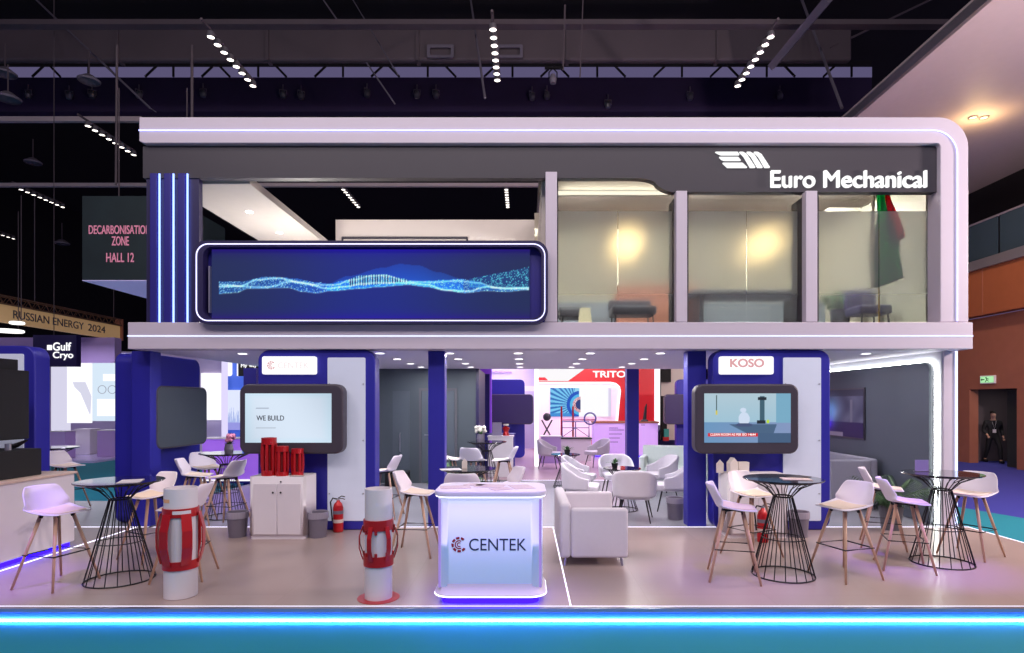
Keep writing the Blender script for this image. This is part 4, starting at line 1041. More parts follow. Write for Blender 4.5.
# things on the tables
def carton(x, y, z, s, rz, lb, grp='white paper cartons'):
    t = thing('gable_carton', lb, 'box', (x, y, z), rz, grp); t.scale = (s, s, s)
    obj('box', MB().box(-.06, .06, -.05, .05, 0, .15), 'cream', t, bevel=.003)
    obj('gable_top', MB().prism([(-.06, .15), (.06, .15), (0, .22)], -.05, .05), 'cream', t)
carton(2.98, 8.62, .902, 1.05, .2, 'white gable-top carton in front on the cabinet below the laboratory display')
carton(2.84, 8.74, .902, .85, -.3, 'smaller white carton at the left on the cabinet below the laboratory display')
bg = tag(obj('paper_bag', MB().prism([(-.07, 0), (.07, 0), (.075, .16), (-.075, .16)], -.05, .05), 'cream'), 'square white paper bag at the right on the cabinet below the laboratory display', 'bag'); bg.location = (3.16, 8.70, .902)
carton(-.84, 8.34, 1.006, .62, .1, 'pale carton standing on the table behind the promotion counter')
def flatp(x, y, z, w, h, rz, lb, m='paper', name='leaflet', cat='leaflet', grp=None):
    p = tag(obj(name, MB().box(-w / 2, w / 2, -h / 2, h / 2, 0, .004), m), lb, cat, grp); p.location = (x, y, z); p.rotation_euler = (0, 0, rz)
flatp(-4.22, 6.42, 1.082, .21, .3, .4, 'white printed leaflet lying on the front left table', 'white')
flatp(2.98, 6.60, 1.082, .30, .21, -.2, 'colourful printed leaflet on the table before the right booth')
flatp(3.10, 6.82, 1.082, .24, .18, .5, 'dark leaflet lying behind the colourful one before the right booth', 'charcoal')
flatp(-1.02, 8.22, 1.006, .28, .2, .3, 'pale leaflet at the left on the table behind the promotion counter', 'white')
ac = thing('table_card', 'small clear card holder standing on the far right table', 'card holder', (4.86, 7.35, 1.082), .1)
obj('card', MB().box(-.09, .09, -.003, .003, .005, .14), mat('grey_card', (150, 140, 170), .3), ac); obj('foot', MB().box(-.09, .09, -.03, .03, 0, .005), 'alu', ac)
bb = thing('floor_box', 'low black box on the floor before the grey inner wall', 'box', (-2.95, 13.9, 0))
obj('box', MB().box(-.25, .25, -.2, .2, 0, .3), 'blackm', bb, bevel=.01); obj('lid', MB().box(-.26, .26, -.21, .21, .3, .33), 'black', bb)
# upper room: furniture and flag seen through the film
uf = zf
def up_chair(x, y, w, h, lb, m):
    t = thing('meeting_chair', lb, 'chair', (x, y, uf), 0, 'furniture behind the frosted windows')
    obj('seat', MB().box(-w / 2, w / 2, -.25, .25, .3, .45), m, t, bevel=.04); obj('backrest', MB().box(-w / 2, w / 2, .2, .3, .4, h), m, t, bevel=.04)
    for a in (-1, 1):
        for b in (-1, 1): obj('leg', MB().tube([(a * (w / 2 - .06), b * .2, .3), (a * (w / 2 - .04), b * .22, 0)], .015, 6), 'black', t)
up_chair(-2.9 + 3.2 + .55, 10.6, .5, .55, 'dark low chair at bottom left behind the first frosted window', 'charcoal')
up_chair(-2.35, 0, .1, .1, '', 'charcoal') if False else None
dsk = thing('low_cabinet', 'brown cabinet behind the right half of the first frosted window', 'cabinet', (PX(655, 11.6), 11.6, uf))
obj('body', MB().box(-.75, .75, -.25, .25, .06, 1.05), 'oakdk', dsk, bevel=.01); obj('plinth', MB().box(-.7, .7, -.22, .22, 0, .06), 'black', dsk)
tb = thing('meeting_table', 'grey meeting table standing behind the middle frosted window', 'table', (PX(745, 10.8), 10.8, uf))
obj('tabletop', MB().box(-1.1, 1.1, -.5, .5, .72, .76), 'greyfab', tb, bevel=.01)
for a in (-1, 1): obj('leg', MB().box(a * .9 - .04, a * .9 + .04, -.4, .4, 0, .72), 'charcoal', tb, bevel=.01)
up_chair(PX(375, 10.4) * 0 + PX(638, 10.4) * 0 + PX(632, 10.3), 10.3, .75, .62, 'dark armchair at the lower middle of the first frosted window', 'charcoal')
up_chair(PX(868, 10.2), 10.2, .55, .78, 'dark blue grey chair below the flag behind the right window', 'navydk')
tl = thing('table_lamp', 'small lit lamp low behind the first frosted window', 'lamp', (PX(585, 10.2), 10.2, uf))
obj('base', MB().lathe([(.001, 0), (.12, 0), (.12, .02), (.02, .03), (.02, .25), (.001, .25)], n=16), 'brass', tl)
obj('lamp_shade', MB().lathe([(.07, .14), (.12, .14), (.09, .42), (.08, .42)], n=20), glow('lamp_shade_glow', (255, 214, 140), 1.0), tl)
fg = thing('flag', 'red green and white draped national flag on a gold pole behind the right window', 'flag', (PX(879, 9.40), 9.40, uf))
obj('pole', MB().tube([(0, 0, 0), (0, 0, 2.3)], .014, 8), 'brass', fg); obj('finial', MB().ball((0, 0, 2.34), .035, 8, 1.5), 'brass', fg)
obj('foot', MB().lathe([(.001, 0), (.16, 0), (.15, .03), (.03, .05), (.001, .05)], n=20), 'brass', fg)
def cloth(name, rgb):
    m = mat(name, rgb, .85); nt = m.node_tree; b = nt.nodes['Principled BSDF']; o = nt.nodes['Material Output']
    t = nt.nodes.new('ShaderNodeBsdfTranslucent'); t.inputs[0].default_value = lin([v / 255 for v in rgb]) + (1,)
    x = nt.nodes.new('ShaderNodeMixShader'); x.inputs[0].default_value = .7
    nt.links.new(b.outputs[0], x.inputs[1]); nt.links.new(t.outputs[0], x.inputs[2]); nt.links.new(x.outputs[0], o.inputs[0]); return m
light('AREA', (5.45, 9.85, 5.50), 38, (255, 250, 244), .3, (math.radians(-35), 0, 0))  # added light hidden behind the fascia, shines through the flag from behind
def flag_part(name, u0, u1, m, top0, top1, bx0, bx1, b0, b1, off):
    def f(a, b):
        xt = .0 + (top0 + (top1 - top0) * a); xb = bx0 + (bx1 - bx0) * a
        z = 2.22 * (1 - b) + (b0 + (b1 - b0) * a) * b
        x = xt * (1 - b) + xb * b + .02 * math.sin(b * 7 + a * 3)
        return (x, off - .03 * math.sin(a * 9 + b * 2), z)
    obj(name, MB().grid(f, 24, 24), m, fg, smooth=True, solid=.004)
flag_part('green_stripe', 0, 1, cloth('flag_green', (20, 150, 90)), -.06, .04, -.10, .40, .60, .78, -.02)
flag_part('red_stripe', 0, 1, cloth('flag_red', (222, 40, 48)), .02, .13, .14, .45, 1.30, 1.42, .01)
flag_part('white_stripe', 0, 1, cloth('flag_white', (230, 224, 214)), -.12, -.05, -.15, .0, .66, .60, .03)
flag_part('black_stripe', 0, 1, mat('flag_black', (26, 26, 30), .8), .05, .10, .30, .36, 1.28, 1.22, .06)
palm(PX(840, 10.9), 10.9, 1.0, .62, 18, 'leafy plant blurred behind the right frosted window', 'green', .5, uf)
for px, n_ in ((626, 'first'), (762, 'middle')):
    w_ = thing('wall_lamp', 'warm glowing wall lamp behind the %s frosted window' % n_, 'lamp', (PX(px, 12.45), 12.45, PZ(245, 12.45)), 0, 'warm lamps of the upper meeting room')
    obj('back_plate', MB().box(-.06, .06, .04, .1, -.12, .12), 'brass', w_); obj('lamp_shade', MB().lathe([(.05, -.12), (.09, -.12), (.09, .12), (.05, .12)], n=16), glow('wall_lamp_glow', (255, 190, 90), 1), w_)
    light('POINT', (PX(px, 12.2), 12.1, PZ(245, 12.2)), 13, (255, 170, 74), .3)
for xx in (1.4, 3.3, 5.3):
    light('AREA', (xx - .3, 9.92, 5.50), 210, (236, 246, 238), .4, (math.radians(50), 0, 0))  # added lights hidden behind the fascia, brighten the meeting room

# ================================================================== PERSON IN THE DOORWAY (right)
def skin_obj(name, joints, edges, m, parent, sub=2):
    me = bpy.data.meshes.new(name); me.from_pydata([j[0] for j in joints], edges, [])
    o = bpy.data.objects.new(name, me); COL.objects.link(o); me.materials.append(m)
    if parent: o.parent = parent
    o.modifiers.new('skin', 'SKIN'); me.skin_vertices  # layer is created with the modifier
    if not me.skin_vertices: bpy.context.view_layer.update()
    if me.skin_vertices:
        for i, j in enumerate(joints):
            me.skin_vertices[0].data[i].radius = (j[1], j[2] if len(j) > 2 else j[1])
        me.skin_vertices[0].data[0].use_root = True
    s = o.modifiers.new('sub', 'SUBSURF'); s.levels = sub; s.render_levels = sub
    me.shade_smooth()
    return o
pp = thing('person', 'person in a black suit with a white badge walking past the dark doorway', 'person', (15.83, 20.3, HF), math.radians(-20))
J = [((0, 0, .93), .13, .10), ((0, 0, 1.12), .13, .09), ((0, -.01, 1.32), .17, .10), ((0, -.01, 1.43), .08, .07), ((0, -.02, 1.50), .055, .055), ((0, -.03, 1.59), .088, .10), ((0, -.02, 1.69), .082, .09),
     ((.10, 0, .86), .085, .08), ((.15, -.16, .50), .055, .055), ((.16, -.20, .10), .038, .04), ((.16, -.32, .045), .035, .03),
     ((-.10, 0, .86), .085, .08), ((-.11, .10, .48), .055, .055), ((-.12, .34, .12), .038, .04), ((-.12, .25, .05), .035, .03),
     ((.20, 0, 1.36), .06, .06), ((.26, .06, 1.10), .045, .045), ((.25, -.10, .90), .032, .032), ((.25, -.16, .83), .03, .02),
     ((-.20, 0, 1.36), .06, .06), ((-.26, .02, 1.10), .045, .045), ((-.22, -.16, .96), .032, .032), ((-.20, -.24, .92), .03, .02)]
E = [(0, 1), (1, 2), (2, 3), (3, 4), (4, 5), (5, 6), (0, 7), (7, 8), (8, 9), (9, 10), (0, 11), (11, 12), (12, 13), (13, 14), (2, 15), (15, 16), (16, 17), (17, 18), (2, 19), (19, 20), (20, 21), (21, 22)]
skin_obj('body', J, E, M['skin'], pp)
keep = [0, 1, 2, 3, 7, 8, 9, 11, 12, 13, 15, 16, 17, 19, 20, 21]
idx = {k: i for i, k in enumerate(keep)}
skin_obj('suit', [(J[k][0], J[k][1] + (.034 if k in (2, 3, 15, 19) else .016), J[k][2] + (.034 if k in (2, 3, 15, 19) else .016)) for k in keep], [(idx[a], idx[b]) for a, b in E if a in idx and b in idx], M['suit'], pp)
obj('hair', MB().grid(lambda a, b: (.082 * math.sin(b * 1.5) * math.cos(a * 2 * PI), .0 + .092 * math.sin(b * 1.5) * math.sin(a * 2 * PI), 1.675 + .085 * math.cos(b * 1.5)), 16, 8, closed_u=True), 'hair', pp, smooth=True, solid=.01)
obj('badge', MB().box(-.05, .05, -.135, -.13, 1.02, 1.14), 'white', pp); obj('lanyard', MB().tube([(-.06, -.10, 1.42), (0, -.135, 1.14), (.06, -.10, 1.42)], .005, 5), 'white', pp)
for s_, y_ in ((.16, -.26), (-.12, .29)): obj('shoe', MB().box(s_ - .052, s_ + .052, y_ - .13, y_ + .12, 0, .10), 'black', pp, bevel=.035)
for s_ in (.25, -.20):
    a = (-.16, .83) if s_ > 0 else (-.24, .92)
    for f in range(4): obj('finger', MB().tube([(s_ - .024 + f * .016, a[0] - .01, a[1] - .01), (s_ - .024 + f * .016, a[0] - .025, a[1] - .05), (s_ - .022 + f * .015, a[0] - .01, a[1] - .08 + .006 * abs(f - 1.5))], [.009, .008, .006], 6), 'skin', pp)

# ================================================================== NEIGHBOURING STANDS BEHIND
def B(x0, x1, ya, yb, Y, d=.1): return (PX(x0, Y), PX(x1, Y), Y, Y + d, PZ(yb, Y), PZ(ya, Y))
def bb_(name, x0, x1, ya, yb, Y, m, d=.1, parent=None, k=obj): return k(name, MB().box(*B(x0, x1, ya, yb, Y, d)), m, parent)
# -- far left stand with bright lightboxes
st = thing('exhibition_stand', 'bright white and lilac neighbouring stand seen between the left blue booths', 'exhibition stand')
obj('back_wall', MB().box(-26, PX(200, 27), 27, 27.2, HF, 4.2), 'lilac', st)
obj('fascia', MB().box(-26, PX(118, 24), 23.8, 24.2, PZ(363, 24), PZ(338, 24)), 'lilacdk', st)
obj('podium', MB().box(-26, -14.5, 20.2, 26.8, HF, HF + .08), mat('gloss_lilac_floor', (206, 196, 240), .15), st)
lb_ = bb_('lightbox', 67, 91, 363, 423, 24, 'lbox', .08, st)
obj('printed_shape', MB().prism([(PX(72, 23.9), PZ(382, 23.9)), (PX(84, 23.9), PZ(382, 23.9)), (PX(90, 23.9), PZ(396, 23.9)), (PX(89, 23.9), PZ(414, 23.9)), (PX(80, 23.9), PZ(393, 23.9)), (PX(74, 23.9), PZ(387, 23.9))][::-1], 23.93, 23.98), glow('pale_print', (196, 196, 236), .9), lb_)
lb2 = bb_('lightbox', 92.5, 120, 363, 421, 24, glow('pale_blue_lightbox', (186, 220, 255), .95), .08, st)
for a, b, r in ((101, 389.5, .16), (111, 389.5, .16)):
    obj('ring_print', MB().tube([(PX(a, 23.9) + r * math.cos(t), 23.96, PZ(b, 23.9) + r * math.sin(t)) for t in [2 * PI * k / 20 for k in range(20)]], .016, 5, closed=True), glow('grey_print', (120, 130, 160), .8), lb2)
bb_('white_print', 97, 119, 399, 416, 23.94, glow('white_print', (255, 255, 255), 1.1), .04, lb2)
bb_('cloud_print', 103, 119, 374, 381, 23.94, MATS['white_print'], .04, lb2)
bb_('light_pillar', 51, 67, 363, 440, 24.4, glow('lilac_light', (206, 200, 250), .85), .2, st)
def deskb(lb, x0, x1, ya, yb, Y, m, text_=None):
    t = thing('info_counter', lb, 'counter', ((PX(x0, Y) + PX(x1, Y)) / 2, Y, HF + .08 if Y > 20.2 else 0))
    w = (PX(x1, Y) - PX(x0, Y)) / 2; h = PZ(ya, Y) - t.location.z
    obj('body', MB().box(-w, w, 0, .5, .0, h - .03), m, t, bevel=.01); obj('worktop', MB().box(-w - .02, w + .02, -.02, .52, h - .03, h), 'white', t, bevel=.005)
    return t
deskb('lilac info counter with white stripes behind the leftmost booth', 50, 65, 431, 460, 20.9, 'lilacdk')
deskb('small white block counter in front of the lightboxes', 75, 90, 429, 448, 22.6, 'white')
deskb('lilac counter left of the edge-on booth in the bright stand', 97, 118, 430, 452, 21.6, 'lilacdk')
sg = thing('hanging_sign', 'navy hanging sign with white lettering above the bright lightboxes at left', 'sign', (0, 0, 0))
bb_('board', 33, 76.5, 335, 366.5, 19.6, mat('sign_navy', (36, 26, 84), .4), .2, sg)
text('lettering', 'Gulf', 'letter', sg, PX(53, 19.58), PZ(350.5, 19.58), 19.58, w=PX(71, 19.6) - PX(53, 19.6), h=.26, bold=.03)
text('lettering', 'Cryo', 'letter', sg, PX(53, 19.58), PZ(360, 19.58), 19.58, w=PX(73, 19.6) - PX(53, 19.6), h=.27, bold=.03)
bb_('emblem_square', 47, 51.5, 345, 350, 19.57, 'letter', .02, sg)
obj('hanger', MB().tube([(PX(54, 19.7), 19.7, PZ(335, 19.7)), (PX(54, 19.7), 19.7, PZ(335, 19.7) + 13)], .012, 5), 'duct', sg)
# glowing hoop lamps far left
for k, (x, y, w) in enumerate(((17, 323, 5), (9, 331, 11))):
    Y = 18.5 + k
    r = w / 600 * Y
    t = thing('ring_lamp', 'glowing oval ring lamp at far left, %s' % ('upper smaller one' if k == 0 else 'lower wider one'), 'lamp', (PX(x, Y), Y, PZ(y, Y)))
    obj('ring', MB().tube([(r * math.cos(2 * PI * q / 32), r * math.sin(2 * PI * q / 32), 0) for q in range(32)], .045, 8, closed=True), glow('ring_glow', (255, 250, 240), 1.6), t)
    obj('hanger', MB().tube([(0, r, .05), (0, r, 4)], .012, 5), 'duct', t)
# truss banner RUSSIAN ENERGY 2024 (runs away from the viewer)
tr = thing('truss_banner', 'beige hanging truss banner with dark energy show lettering and 2024', 'banner', (-17.0, 22.2, 4.5))
obj('banner_cloth', MB().box(-.06, .06, -3.2, 2.9, 0.02, .60), mat('beige_banner', (196, 166, 128), .7, emit=(190, 150, 100), es=.3), tr)  # weak emission added to the cloth so it reads brighter
mbt = MB()
for zz in (.62, .88):
    for xx in (-.13, .13): mbt.tube([(xx, -3.2, zz), (xx, 2.95, zz)], .025, 5)
for k in range(16):
    y0 = -3.2 + k * .38
    for xx in (-.13, .13): mbt.tube([(xx, y0, .62), (xx, y0 + .19, .88), (xx, y0 + .38, .62)], .012, 4)
obj('truss', mbt, mat('bronze_truss', (112, 80, 62), .5, .4), tr)
obj('end_panel', MB().box(-.16, .16, 2.9, 2.96, 0, .9), 'oakdk', tr)
text('lettering', '2024', 'ink', tr, .07, .20, 1.05, w=.95, h=.27, bold=.012, face=(0, 1, 0))
text('lettering', 'ENERGY', 'ink', tr, .07, .20, -.68, w=1.5, h=.27, bold=.012, face=(0, 1, 0))
text('lettering', 'RUSSIAN', 'ink', tr, .07, .20, -2.35, w=1.5, h=.27, bold=.012, face=(0, 1, 0))
for yy in (-1.4, 2.6): obj('hanger', MB().tube([(0, yy, .9), (0, yy, 4.5)], .015, 5), 'duct', tr)
# hanging cube DECARBONISATION ZONE
hb = thing('hanging_banner', 'dark green hanging banner reading DECARBONISATION ZONE HALL 12', 'banner', (-9.25, 14, PZ(280, 14)))
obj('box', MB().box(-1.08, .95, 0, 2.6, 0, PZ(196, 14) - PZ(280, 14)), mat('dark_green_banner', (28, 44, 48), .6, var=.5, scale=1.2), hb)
obj('underside', MB().box(-1.08, .95, 0, 2.6, -.02, -.002), mat('pale_underside', (214, 206, 240), .6, emit=(150, 140, 210), es=.25), hb)  # weak emission stands in for light falling on the underside
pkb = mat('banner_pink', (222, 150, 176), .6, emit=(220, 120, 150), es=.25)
ox = lambda x: PX(x, 14) + 9.25; oz = lambda y: PZ(y, 14) - PZ(280, 14)
text('lettering', 'DECARBONISATION', pkb, hb, ox(89), oz(234), -.006, w=ox(150.5) - ox(89), h=oz(225.5) - oz(234), bold=.02)
text('lettering', 'ZONE', pkb, hb, ox(112), oz(245.5), -.006, w=ox(129) - ox(112), h=oz(236.5) - oz(245.5), bold=.02)
text('lettering', 'HALL 12', pkb, hb, ox(106.5), oz(262), -.006, w=ox(134) - ox(106.5), h=oz(253) - oz(262), bold=.02)
obj('hanger', MB().tube([(-.9, 1, 2), (-.9, 1, 5)], .015, 5).tube([(.8, 1, 2), (.8, 1, 5)], .015, 5), 'duct', hb)

# -- stand between the left booth and the Centek booth
s2 = thing('exhibition_stand', 'lit blue and white stand glimpsed left of the WE BUILD display', 'exhibition stand')
bb_('back_wall', 196, 222, 356, 482, 18.2, 'lilac', .2, s2)
bb_('lightbox', 201, 220, 373, 420, 18.1, 'lbox', .08, s2)
bb_('light_pillar', 221.5, 224.5, 358, 470, 17.6, glow('lilac_pillar', (196, 180, 255), 1.0), .2, s2)
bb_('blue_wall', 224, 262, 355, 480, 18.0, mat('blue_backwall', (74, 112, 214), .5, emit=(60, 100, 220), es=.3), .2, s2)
obj('rounded_lightbox', MB().prism(rrect(PX(223, 17.9), PZ(376, 17.9), PX(231, 17.9), PZ(361, 17.9), .07, 4), 17.9, 17.98), 'lbox', s2)
def city(u, v):
    c = [225, 232, 255]
    h = .35 + .22 * math.sin(u * 17) * math.sin(u * 41 + 1) + (.25 if .3 < u < .36 else 0)
    if v < h: c = [170, 186, 235]
    if v < .2: c = [150, 150, 225]
    return c
screen('skyline_print', PX(226, 17.9), PX(242, 17.9), PZ(430, 17.9), PZ(390, 17.9), 17.9, 40, 40, city, s2, 1.0)
bs = thing('hanging_sign', 'small black sign with white lettering behind the left edge of the WE BUILD display', 'sign')
bb_('board', 238, 262, 362, 376, 15.9, 'blackm', .1, bs); bb_('white_edge', 236.8, 238.2, 362, 376, 15.9, 'lbox', .1, bs)
text('lettering', 'My', 'letter', bs, PX(241, 15.88), PZ(368.5, 15.88), 15.88, w=.16, h=.13, bold=.03)
text('lettering', 'way', 'letter', bs, PX(249, 15.88), PZ(368, 15.88), 15.88, w=.2, h=.08, bold=.03)
bb_('pillar', 243.5, 256, 368, 485, 14.9, 'navy', .2, None, struct)
cb = thing('info_counter', 'violet lit counter behind the flower vase table', 'counter', (PX(234, 14.2), 14.2, 0))
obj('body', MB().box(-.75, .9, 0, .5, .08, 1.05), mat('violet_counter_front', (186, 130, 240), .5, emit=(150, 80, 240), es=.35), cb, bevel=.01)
obj('worktop', MB().box(-.77, .92, -.02, .52, 1.05, 1.08), 'white', cb); obj('foot_light', MB().box(-.75, .9, -.02, .0, .06, .1), 'lbox', cb)
obj('plinth', MB().box(-.7, .85, .04, .46, 0, .08), 'violetg' if False else 'navy', cb)

# -- centre: violet wall, repeated booth, white light column
s3 = thing('exhibition_stand', 'violet and white stand behind the distant blue booth, centre', 'exhibition stand')
bb_('back_wall', 470, 541, 362, 450, 25, 'lilac', .2, s3)
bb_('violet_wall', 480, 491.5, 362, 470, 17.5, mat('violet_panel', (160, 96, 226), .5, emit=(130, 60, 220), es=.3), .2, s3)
bb_('navy_wall', 484.5, 489.5, 374, 470, 17.3, 'navy', .1, s3)
bb_('beige_shelf', 523, 535, 386, 391, 23, 'cream', .2, s3)
text('lettering', 'SAMVARDHANA', mat('violet_letters', (150, 90, 190), .5), s3, PX(492, 24.9), PZ(373.5, 24.9), 24.9, w=.82, h=.12, bold=.02)
kb = kiosk(PX(501, 20.8) - .06, 20.8, 0, 'distant blue booth wall behind the centre of the stand', None, full=False)
display(PX(511, 20.3), 20.3, 0, 'distant dark display on the far centre booth', None)
kr = kiosk(PX(702, 20.8), 20.8, 0, 'distant blue booth wall just left of the right blue column', None, full=False)
display(PX(687, 20.3), 20.3, 0, 'distant dark display just left of the right blue column', None)
tag(bb_('light_column', 534.5, 538.5, 362, 469, 18, glow('white_light_column', (255, 244, 255), 1.5), .12), 'slim bright white light column in the middle background', 'light column')
bb1 = thing('info_counter', 'blue counter with white table in front of the distant centre booth', 'counter', (PX(497, 17.0), 17.0, 0))
obj('body', MB().box(-.62, .5, 0, .5, 0, 1.0), 'blue', bb1, bevel=.01); obj('worktop', MB().box(-.64, .52, -.02, .52, 1.0, 1.03), 'navy', bb1)
wt = deskb('white side counter right of the small white flower table', 488, 513, 436, 475, 15.4, 'white')
pa = tag(obj('acrylic_stand', MB().box(-.12, .12, -.02, .02, 0, .34), MATS['grey_card']), 'grey card standing on the white side counter', 'card holder'); pa.location = (PX(497, 15.6), 15.6, PZ(436, 15.4))
rt = thing('red_tool', 'small red exhibit at the right end of the white side counter', 'machine part', (PX(506, 15.6), 15.65, PZ(436, 15.4)))
obj('body', MB().lathe([(.001, 0), (.09, 0), (.06, .1), (.1, .2), (.001, .26)], n=14), 'red', rt); obj('flange', MB().lathe([(.001, .26), (.07, .26), (.07, .3), (.001, .3)], n=14), 'petal', rt)

# -- red stand at the back with its arch and wave screen
Yt = 24.0
s4 = thing('exhibition_stand', 'red exhibition stand with white lettering and white lit arch at the back', 'exhibition stand')
bb_('red_wall', 536, 655, 355, 445, Yt, 'redwall', .3, s4)
q = lambda x, y: (PX(x, Yt), PZ(y, Yt))
obj('white_swoosh', MB().prism([q(538, 381), q(568, 381), q(586, 368), q(586, 362), q(538, 362)], Yt - .08, Yt - .02), glow('swoosh_white', (250, 244, 250), 1.0), s4)
obj('red_corner', MB().prism([q(538, 380.5), q(548, 380.5), q(545, 377.5), q(538, 377.5)], Yt - .12, Yt - .085), 'redwall', s4)
A = [q(538, 383)] + [q(x, y) for x, y in ((610, 383), (615, 384), (618.5, 387), (619.5, 391), (618, 404), (615, 440))]
obj('arch_wall', MB().prism([q(538, 440)] + [q(615, 440), q(618, 404), q(619.5, 391), q(618.5, 387), q(615, 384), q(610, 383), q(538, 383)], Yt - .06, Yt - .01), mat('arch_pink', (236, 206, 224), .5, emit=(230, 190, 216), es=.35), s4)
obj('arch_light', MB().tube([(x, Yt - .08, z) for x, z in A], .05, 6), glow('arch_glow', (255, 240, 255), 1.5), s4)
obj('side_light', MB().box(*B(655, 660, 362, 425, Yt - .1, .1)), MATS['arch_glow'], s4)
text('lettering', 'TRITON', 'letter', s4, PX(593, Yt - .03), PZ(377.3, Yt - .03), Yt - .03, w=PX(634, Yt) - PX(593, Yt), h=.25, bold=.045, ext=.02)
def tw_(u, v):
    cx, cy = .42, .42; x, y = u * 1.0 - cx, (v - cy) * .46
    r = math.hypot(x, y); a = math.atan2(y, x)
    c = [120, 200, 236] if math.sin(a * 34) > -.1 else [40, 110, 190]
    if v < .12: c = [60, 140, 210]
    if u > .44: c = [252, 252, 255]
    if u > .40 and v > .62 and u < .48: c = [150, 214, 236]
    d = math.hypot((u - .5) * 1.3, (v - .42) * .62)
    if .17 < d < .30 and u < .47: c = [20, 84, 190] if d > .23 else [80, 180, 230]
    if .11 < d <= .17 and u < .5: c = [190, 60, 70] if math.sin(a * 50) > 0 else [230, 220, 230]
    if d <= .11 and u < .5: c = [40, 60, 120]
    if u > .95: c = [220, 210, 236]
    return c
screen('display', PX(550, Yt), PX(611, Yt), PZ(416.5, Yt), PZ(388, Yt), Yt - .12, 150, 80, tw_, s4, 1.0)
# right hand bits of the far background
s5 = thing('exhibition_stand', 'cream and black partition seen right of the red stand', 'exhibition stand')
bb_('wall', 661, 700, 360, 440, 25.5, 'cream', .2, s5); bb_('black_panel', 661, 671, 368, 382, 25.3, 'blackm', .1, s5); bb_('dark_shelf', 661, 667, 396, 440, 25.3, 'blackm', .1, s5); bb_('teal_print', 664, 669, 429, 437, 25.2, mat('teal_print', (60, 180, 170), .5), .05, s5); bb_('red_print', 663, 669, 437, 441, 25.2, 'redwall', .05, s5)
rd = thing('reception_desk', 'violet lit reception desk with printed lines before the red stand', 'counter', (PX(626, 21), 21, 0))
hz_ = PZ(421.5, 21); w_ = PX(658, 21) - PX(626, 21)
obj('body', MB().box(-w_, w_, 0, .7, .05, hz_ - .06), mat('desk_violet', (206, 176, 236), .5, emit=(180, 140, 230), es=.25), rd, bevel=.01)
obj('worktop', MB().box(-w_ - .03, w_ + .03, -.03, .73, hz_ - .06, hz_), 'oakdk', rd); obj('plinth', MB().box(-w_ + .1, w_ - .1, .08, .62, 0, .05), MATS['violet_plinth'], rd)
for i, (x, y, w) in enumerate(((609, 428, 9), (609, 430, 15), (609, 434, 13), (609, 438, 11), (641, 425, 4), (609, 442, 9))):
    obj('printed_line', MB().box(PX(x, 21) - PX(626, 21), PX(x + w, 21) - PX(626, 21), -.004, -.001, PZ(y, 21) - .012, PZ(y, 21) + .012), mat('grey_violet_ink', (120, 90, 160), .6), rd)
tl2 = thing('tool_exhibit', 'dark upright exhibit standing right of the blue column on the violet desk', 'machine part', (PX(645, 21.2), 21.3, hz_))
obj('stem', MB().tube([(0, 0, 0), (.05, 0, .5), (.08, 0, .62)], [.07, .04, .01], 8), 'blackm', tl2); obj('base', MB().lathe([(.001, 0), (.14, 0), (.12, .06), (.001, .06)], n=14), 'charcoal', tl2)
# pipework exhibit on a white block
ep = thing('display_block', 'white display block left of the violet desk', 'plinth', (PX(576, 19.5), 19.5, 0))
obj('body', MB().box(-.5, .5, 0, .6, 0, PZ(439, 19.5)), 'white', ep, bevel=.01); obj('top_plate', MB().box(-.52, .52, -.02, .62, PZ(439, 19.5), PZ(438, 19.5)), 'black', ep)
ef = thing('pipe_exhibit', 'model of blue frame with red posts and wheel on the white block', 'model', (PX(577, 19.7), 19.75, PZ(438, 19.5) + .022))
fb = mat('frame_violet', (84, 72, 150), .4)
obj('frame', MB().tube([(-.48, 0, 0), (-.48, 0, .5), (.4, 0, .5), (.4, 0, 0)], .022, 6).tube([(-.04, 0, 0), (-.04, 0, .5)], .02, 6).tube([(-.48, 0, .3), (.4, 0, .3)], .014, 6).tube([(-.48, 0, 0), (-.04, 0, .3)], .012, 6).tube([(.4, 0, 0), (-.04, 0, .3)], .012, 6), fb, ef)
for xx in (-.5, -.12): obj('red_post', MB().tube([(xx, .1, 0), (xx, .1, 1.0)], .03, 8), 'red', ef)
obj('wheel', MB().tube([(.44 + .19 * math.cos(2 * PI * k / 24), .05, .6 + .19 * math.sin(2 * PI * k / 24)) for k in range(24)], .03, 6, closed=True), fb, ef)
obj('cross_pipe', MB().tube([(-.5, .1, .56), (.6, .1, .56)], .03, 8), 'pink', ef)
bt = thing('bar_exhibit', 'lilac cabinet with dark model behind the distant tub chair', 'cabinet', (PX(547, 20.5), 20.5, 0))
obj('body', MB().box(-.3, .3, 0, .4, 0, PZ(440, 20.5)), 'lilacdk', bt, bevel=.01)
obj('model', MB().tube([(-.2, .1, PZ(440, 20.5)), (.18, .1, PZ(420, 20.5))], .03, 6).tube([(.2, .1, PZ(440, 20.5)), (-.18, .1, PZ(420, 20.5))], .03, 6).ball((0, .1, PZ(417, 20.5)), .14, 8), 'charcoal', bt)
deskb('lilac front counter behind the distant lavender chair', 541, 561, 436, 462, 18.9, 'lilacdk')

# ================================================================== LIGHTS
for i, (x, y, z, p) in enumerate(((-10, -4.8, 13, 430), (-3.5, -5, 13, 430), (3.5, -5, 13, 430), (10, -4.8, 13, 430), (-7, 3, 12, 200), (0, 3.5, 12, 200), (7, 3, 12, 200))):
    d = Vector((x * .6, 9, 2.8 if i < 4 else 1)) - Vector((x, y, z))
    light('AREA', (x, y, z), p, (255, 226, 222), 3.0, d.to_track_quat('-Z', 'Y').to_euler())
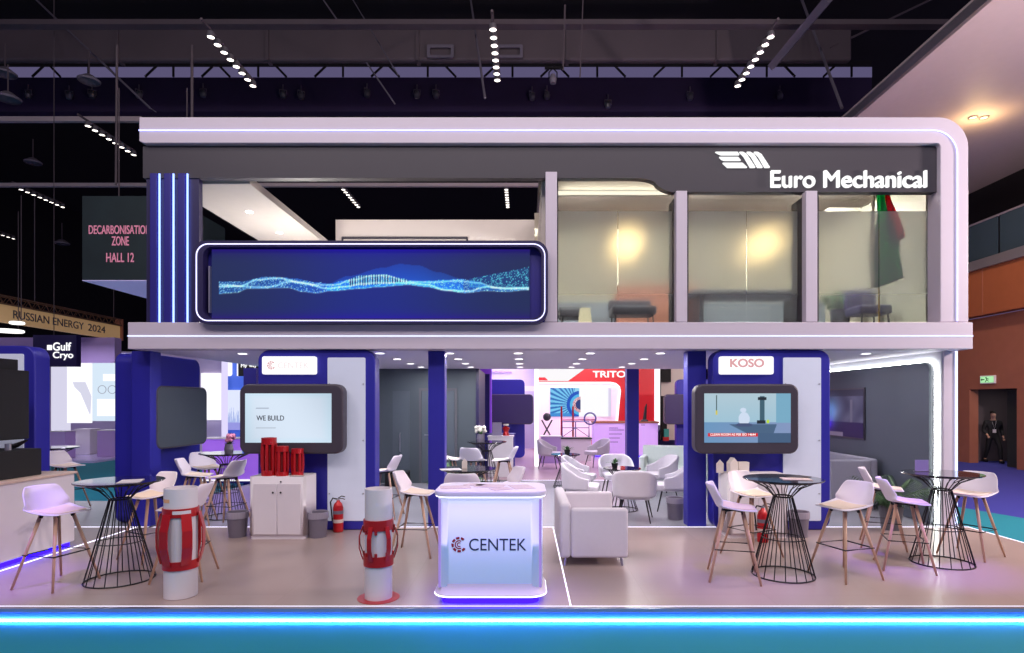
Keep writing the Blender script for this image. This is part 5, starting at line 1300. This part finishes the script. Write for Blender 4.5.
# added violet spots high in the hall, unseen, making pools on the floor
for x, y, tx, ty, p in ((-6.2, 3, -5.6, 6.3, 260), (-.3, 1.5, -.33, 5.9, 130), (2.2, 3, 2.2, 6.5, 110), (4.6, 3.5, 4.7, 7.1, 240)):
    d = Vector((tx, ty, 0)) - Vector((x, y, 10))
    light('SPOT', (x, y, 10), p * 20, (70, 26, 255), .15, d.to_track_quat('-Z', 'Y').to_euler(), spot=(13, .9))
light('POINT', (11, 7.5, 5), 2100, (255, 206, 196), .3)  # added point light out of frame, brightens the balcony soffit and brown wall
for x, y in ((-17, 22), (-20, 20), (-6.5, 16.2), (-9, 13)): light('AREA', (x, y, 4.2), 60, (214, 200, 255), .8)  # added infill lights over the left background stands
for x, y, c_ in ((-.5, 18.5, (200, 150, 255)), (2.5, 19, (236, 200, 240)), (5, 18, (236, 200, 240)), (2.5, 22, (255, 220, 225)), (0, 22.5, (224, 204, 255)), (-1, 23.5, (224, 204, 255))): light('AREA', (x, y, 4.0), 90, c_, .8)  # added lights brightening the centre background stands
light('AREA', (10.5, 17, 9.9), 260, (255, 190, 140), 1.0)
# warm spots above the cream lit bar stools
light('SPOT', (-4.4, 7.2, 2.6), 38, (255, 190, 120), .1, spot=(70, .8))
light('SPOT', (3.1, 7.4, 2.65), 38, (255, 190, 120), .1, spot=(70, .8))
w = bpy.data.worlds.new('hall_air'); S.world = w; w.use_nodes = True
bgn = w.node_tree.nodes['Background']; bgn.inputs[0].default_value = (.55, .42, .85, 1); bgn.inputs[1].default_value = .21

cam = bpy.data.cameras.new('camera'); co = bpy.data.objects.new('camera', cam); COL.objects.link(co)
co.location = (0, 0, 1.93); co.rotation_euler = (PI / 2, 0, 0)
cam.sensor_width = 36; cam.sensor_fit = 'HORIZONTAL'; cam.lens = 600 / 1024 * 36
cam.shift_x = -(525 - 512) / 1024; cam.shift_y = (402 - 326.5) / 1024
cam.clip_end = 200
S.camera = co
S.view_settings.view_transform = 'Standard'; S.view_settings.look = 'None'
S.view_settings.exposure = 0; S.view_settings.gamma = 1; S.view_settings.use_curve_mapping = False
S.cycles.use_denoising = True
S.cycles.max_bounces = 6; S.cycles.diffuse_bounces = 3; S.cycles.glossy_bounces = 3; S.cycles.transmission_bounces = 6; S.cycles.transparent_max_bounces = 12
S.cycles.sample_clamp_indirect = 4; S.cycles.caustics_reflective = False; S.cycles.caustics_refractive = False
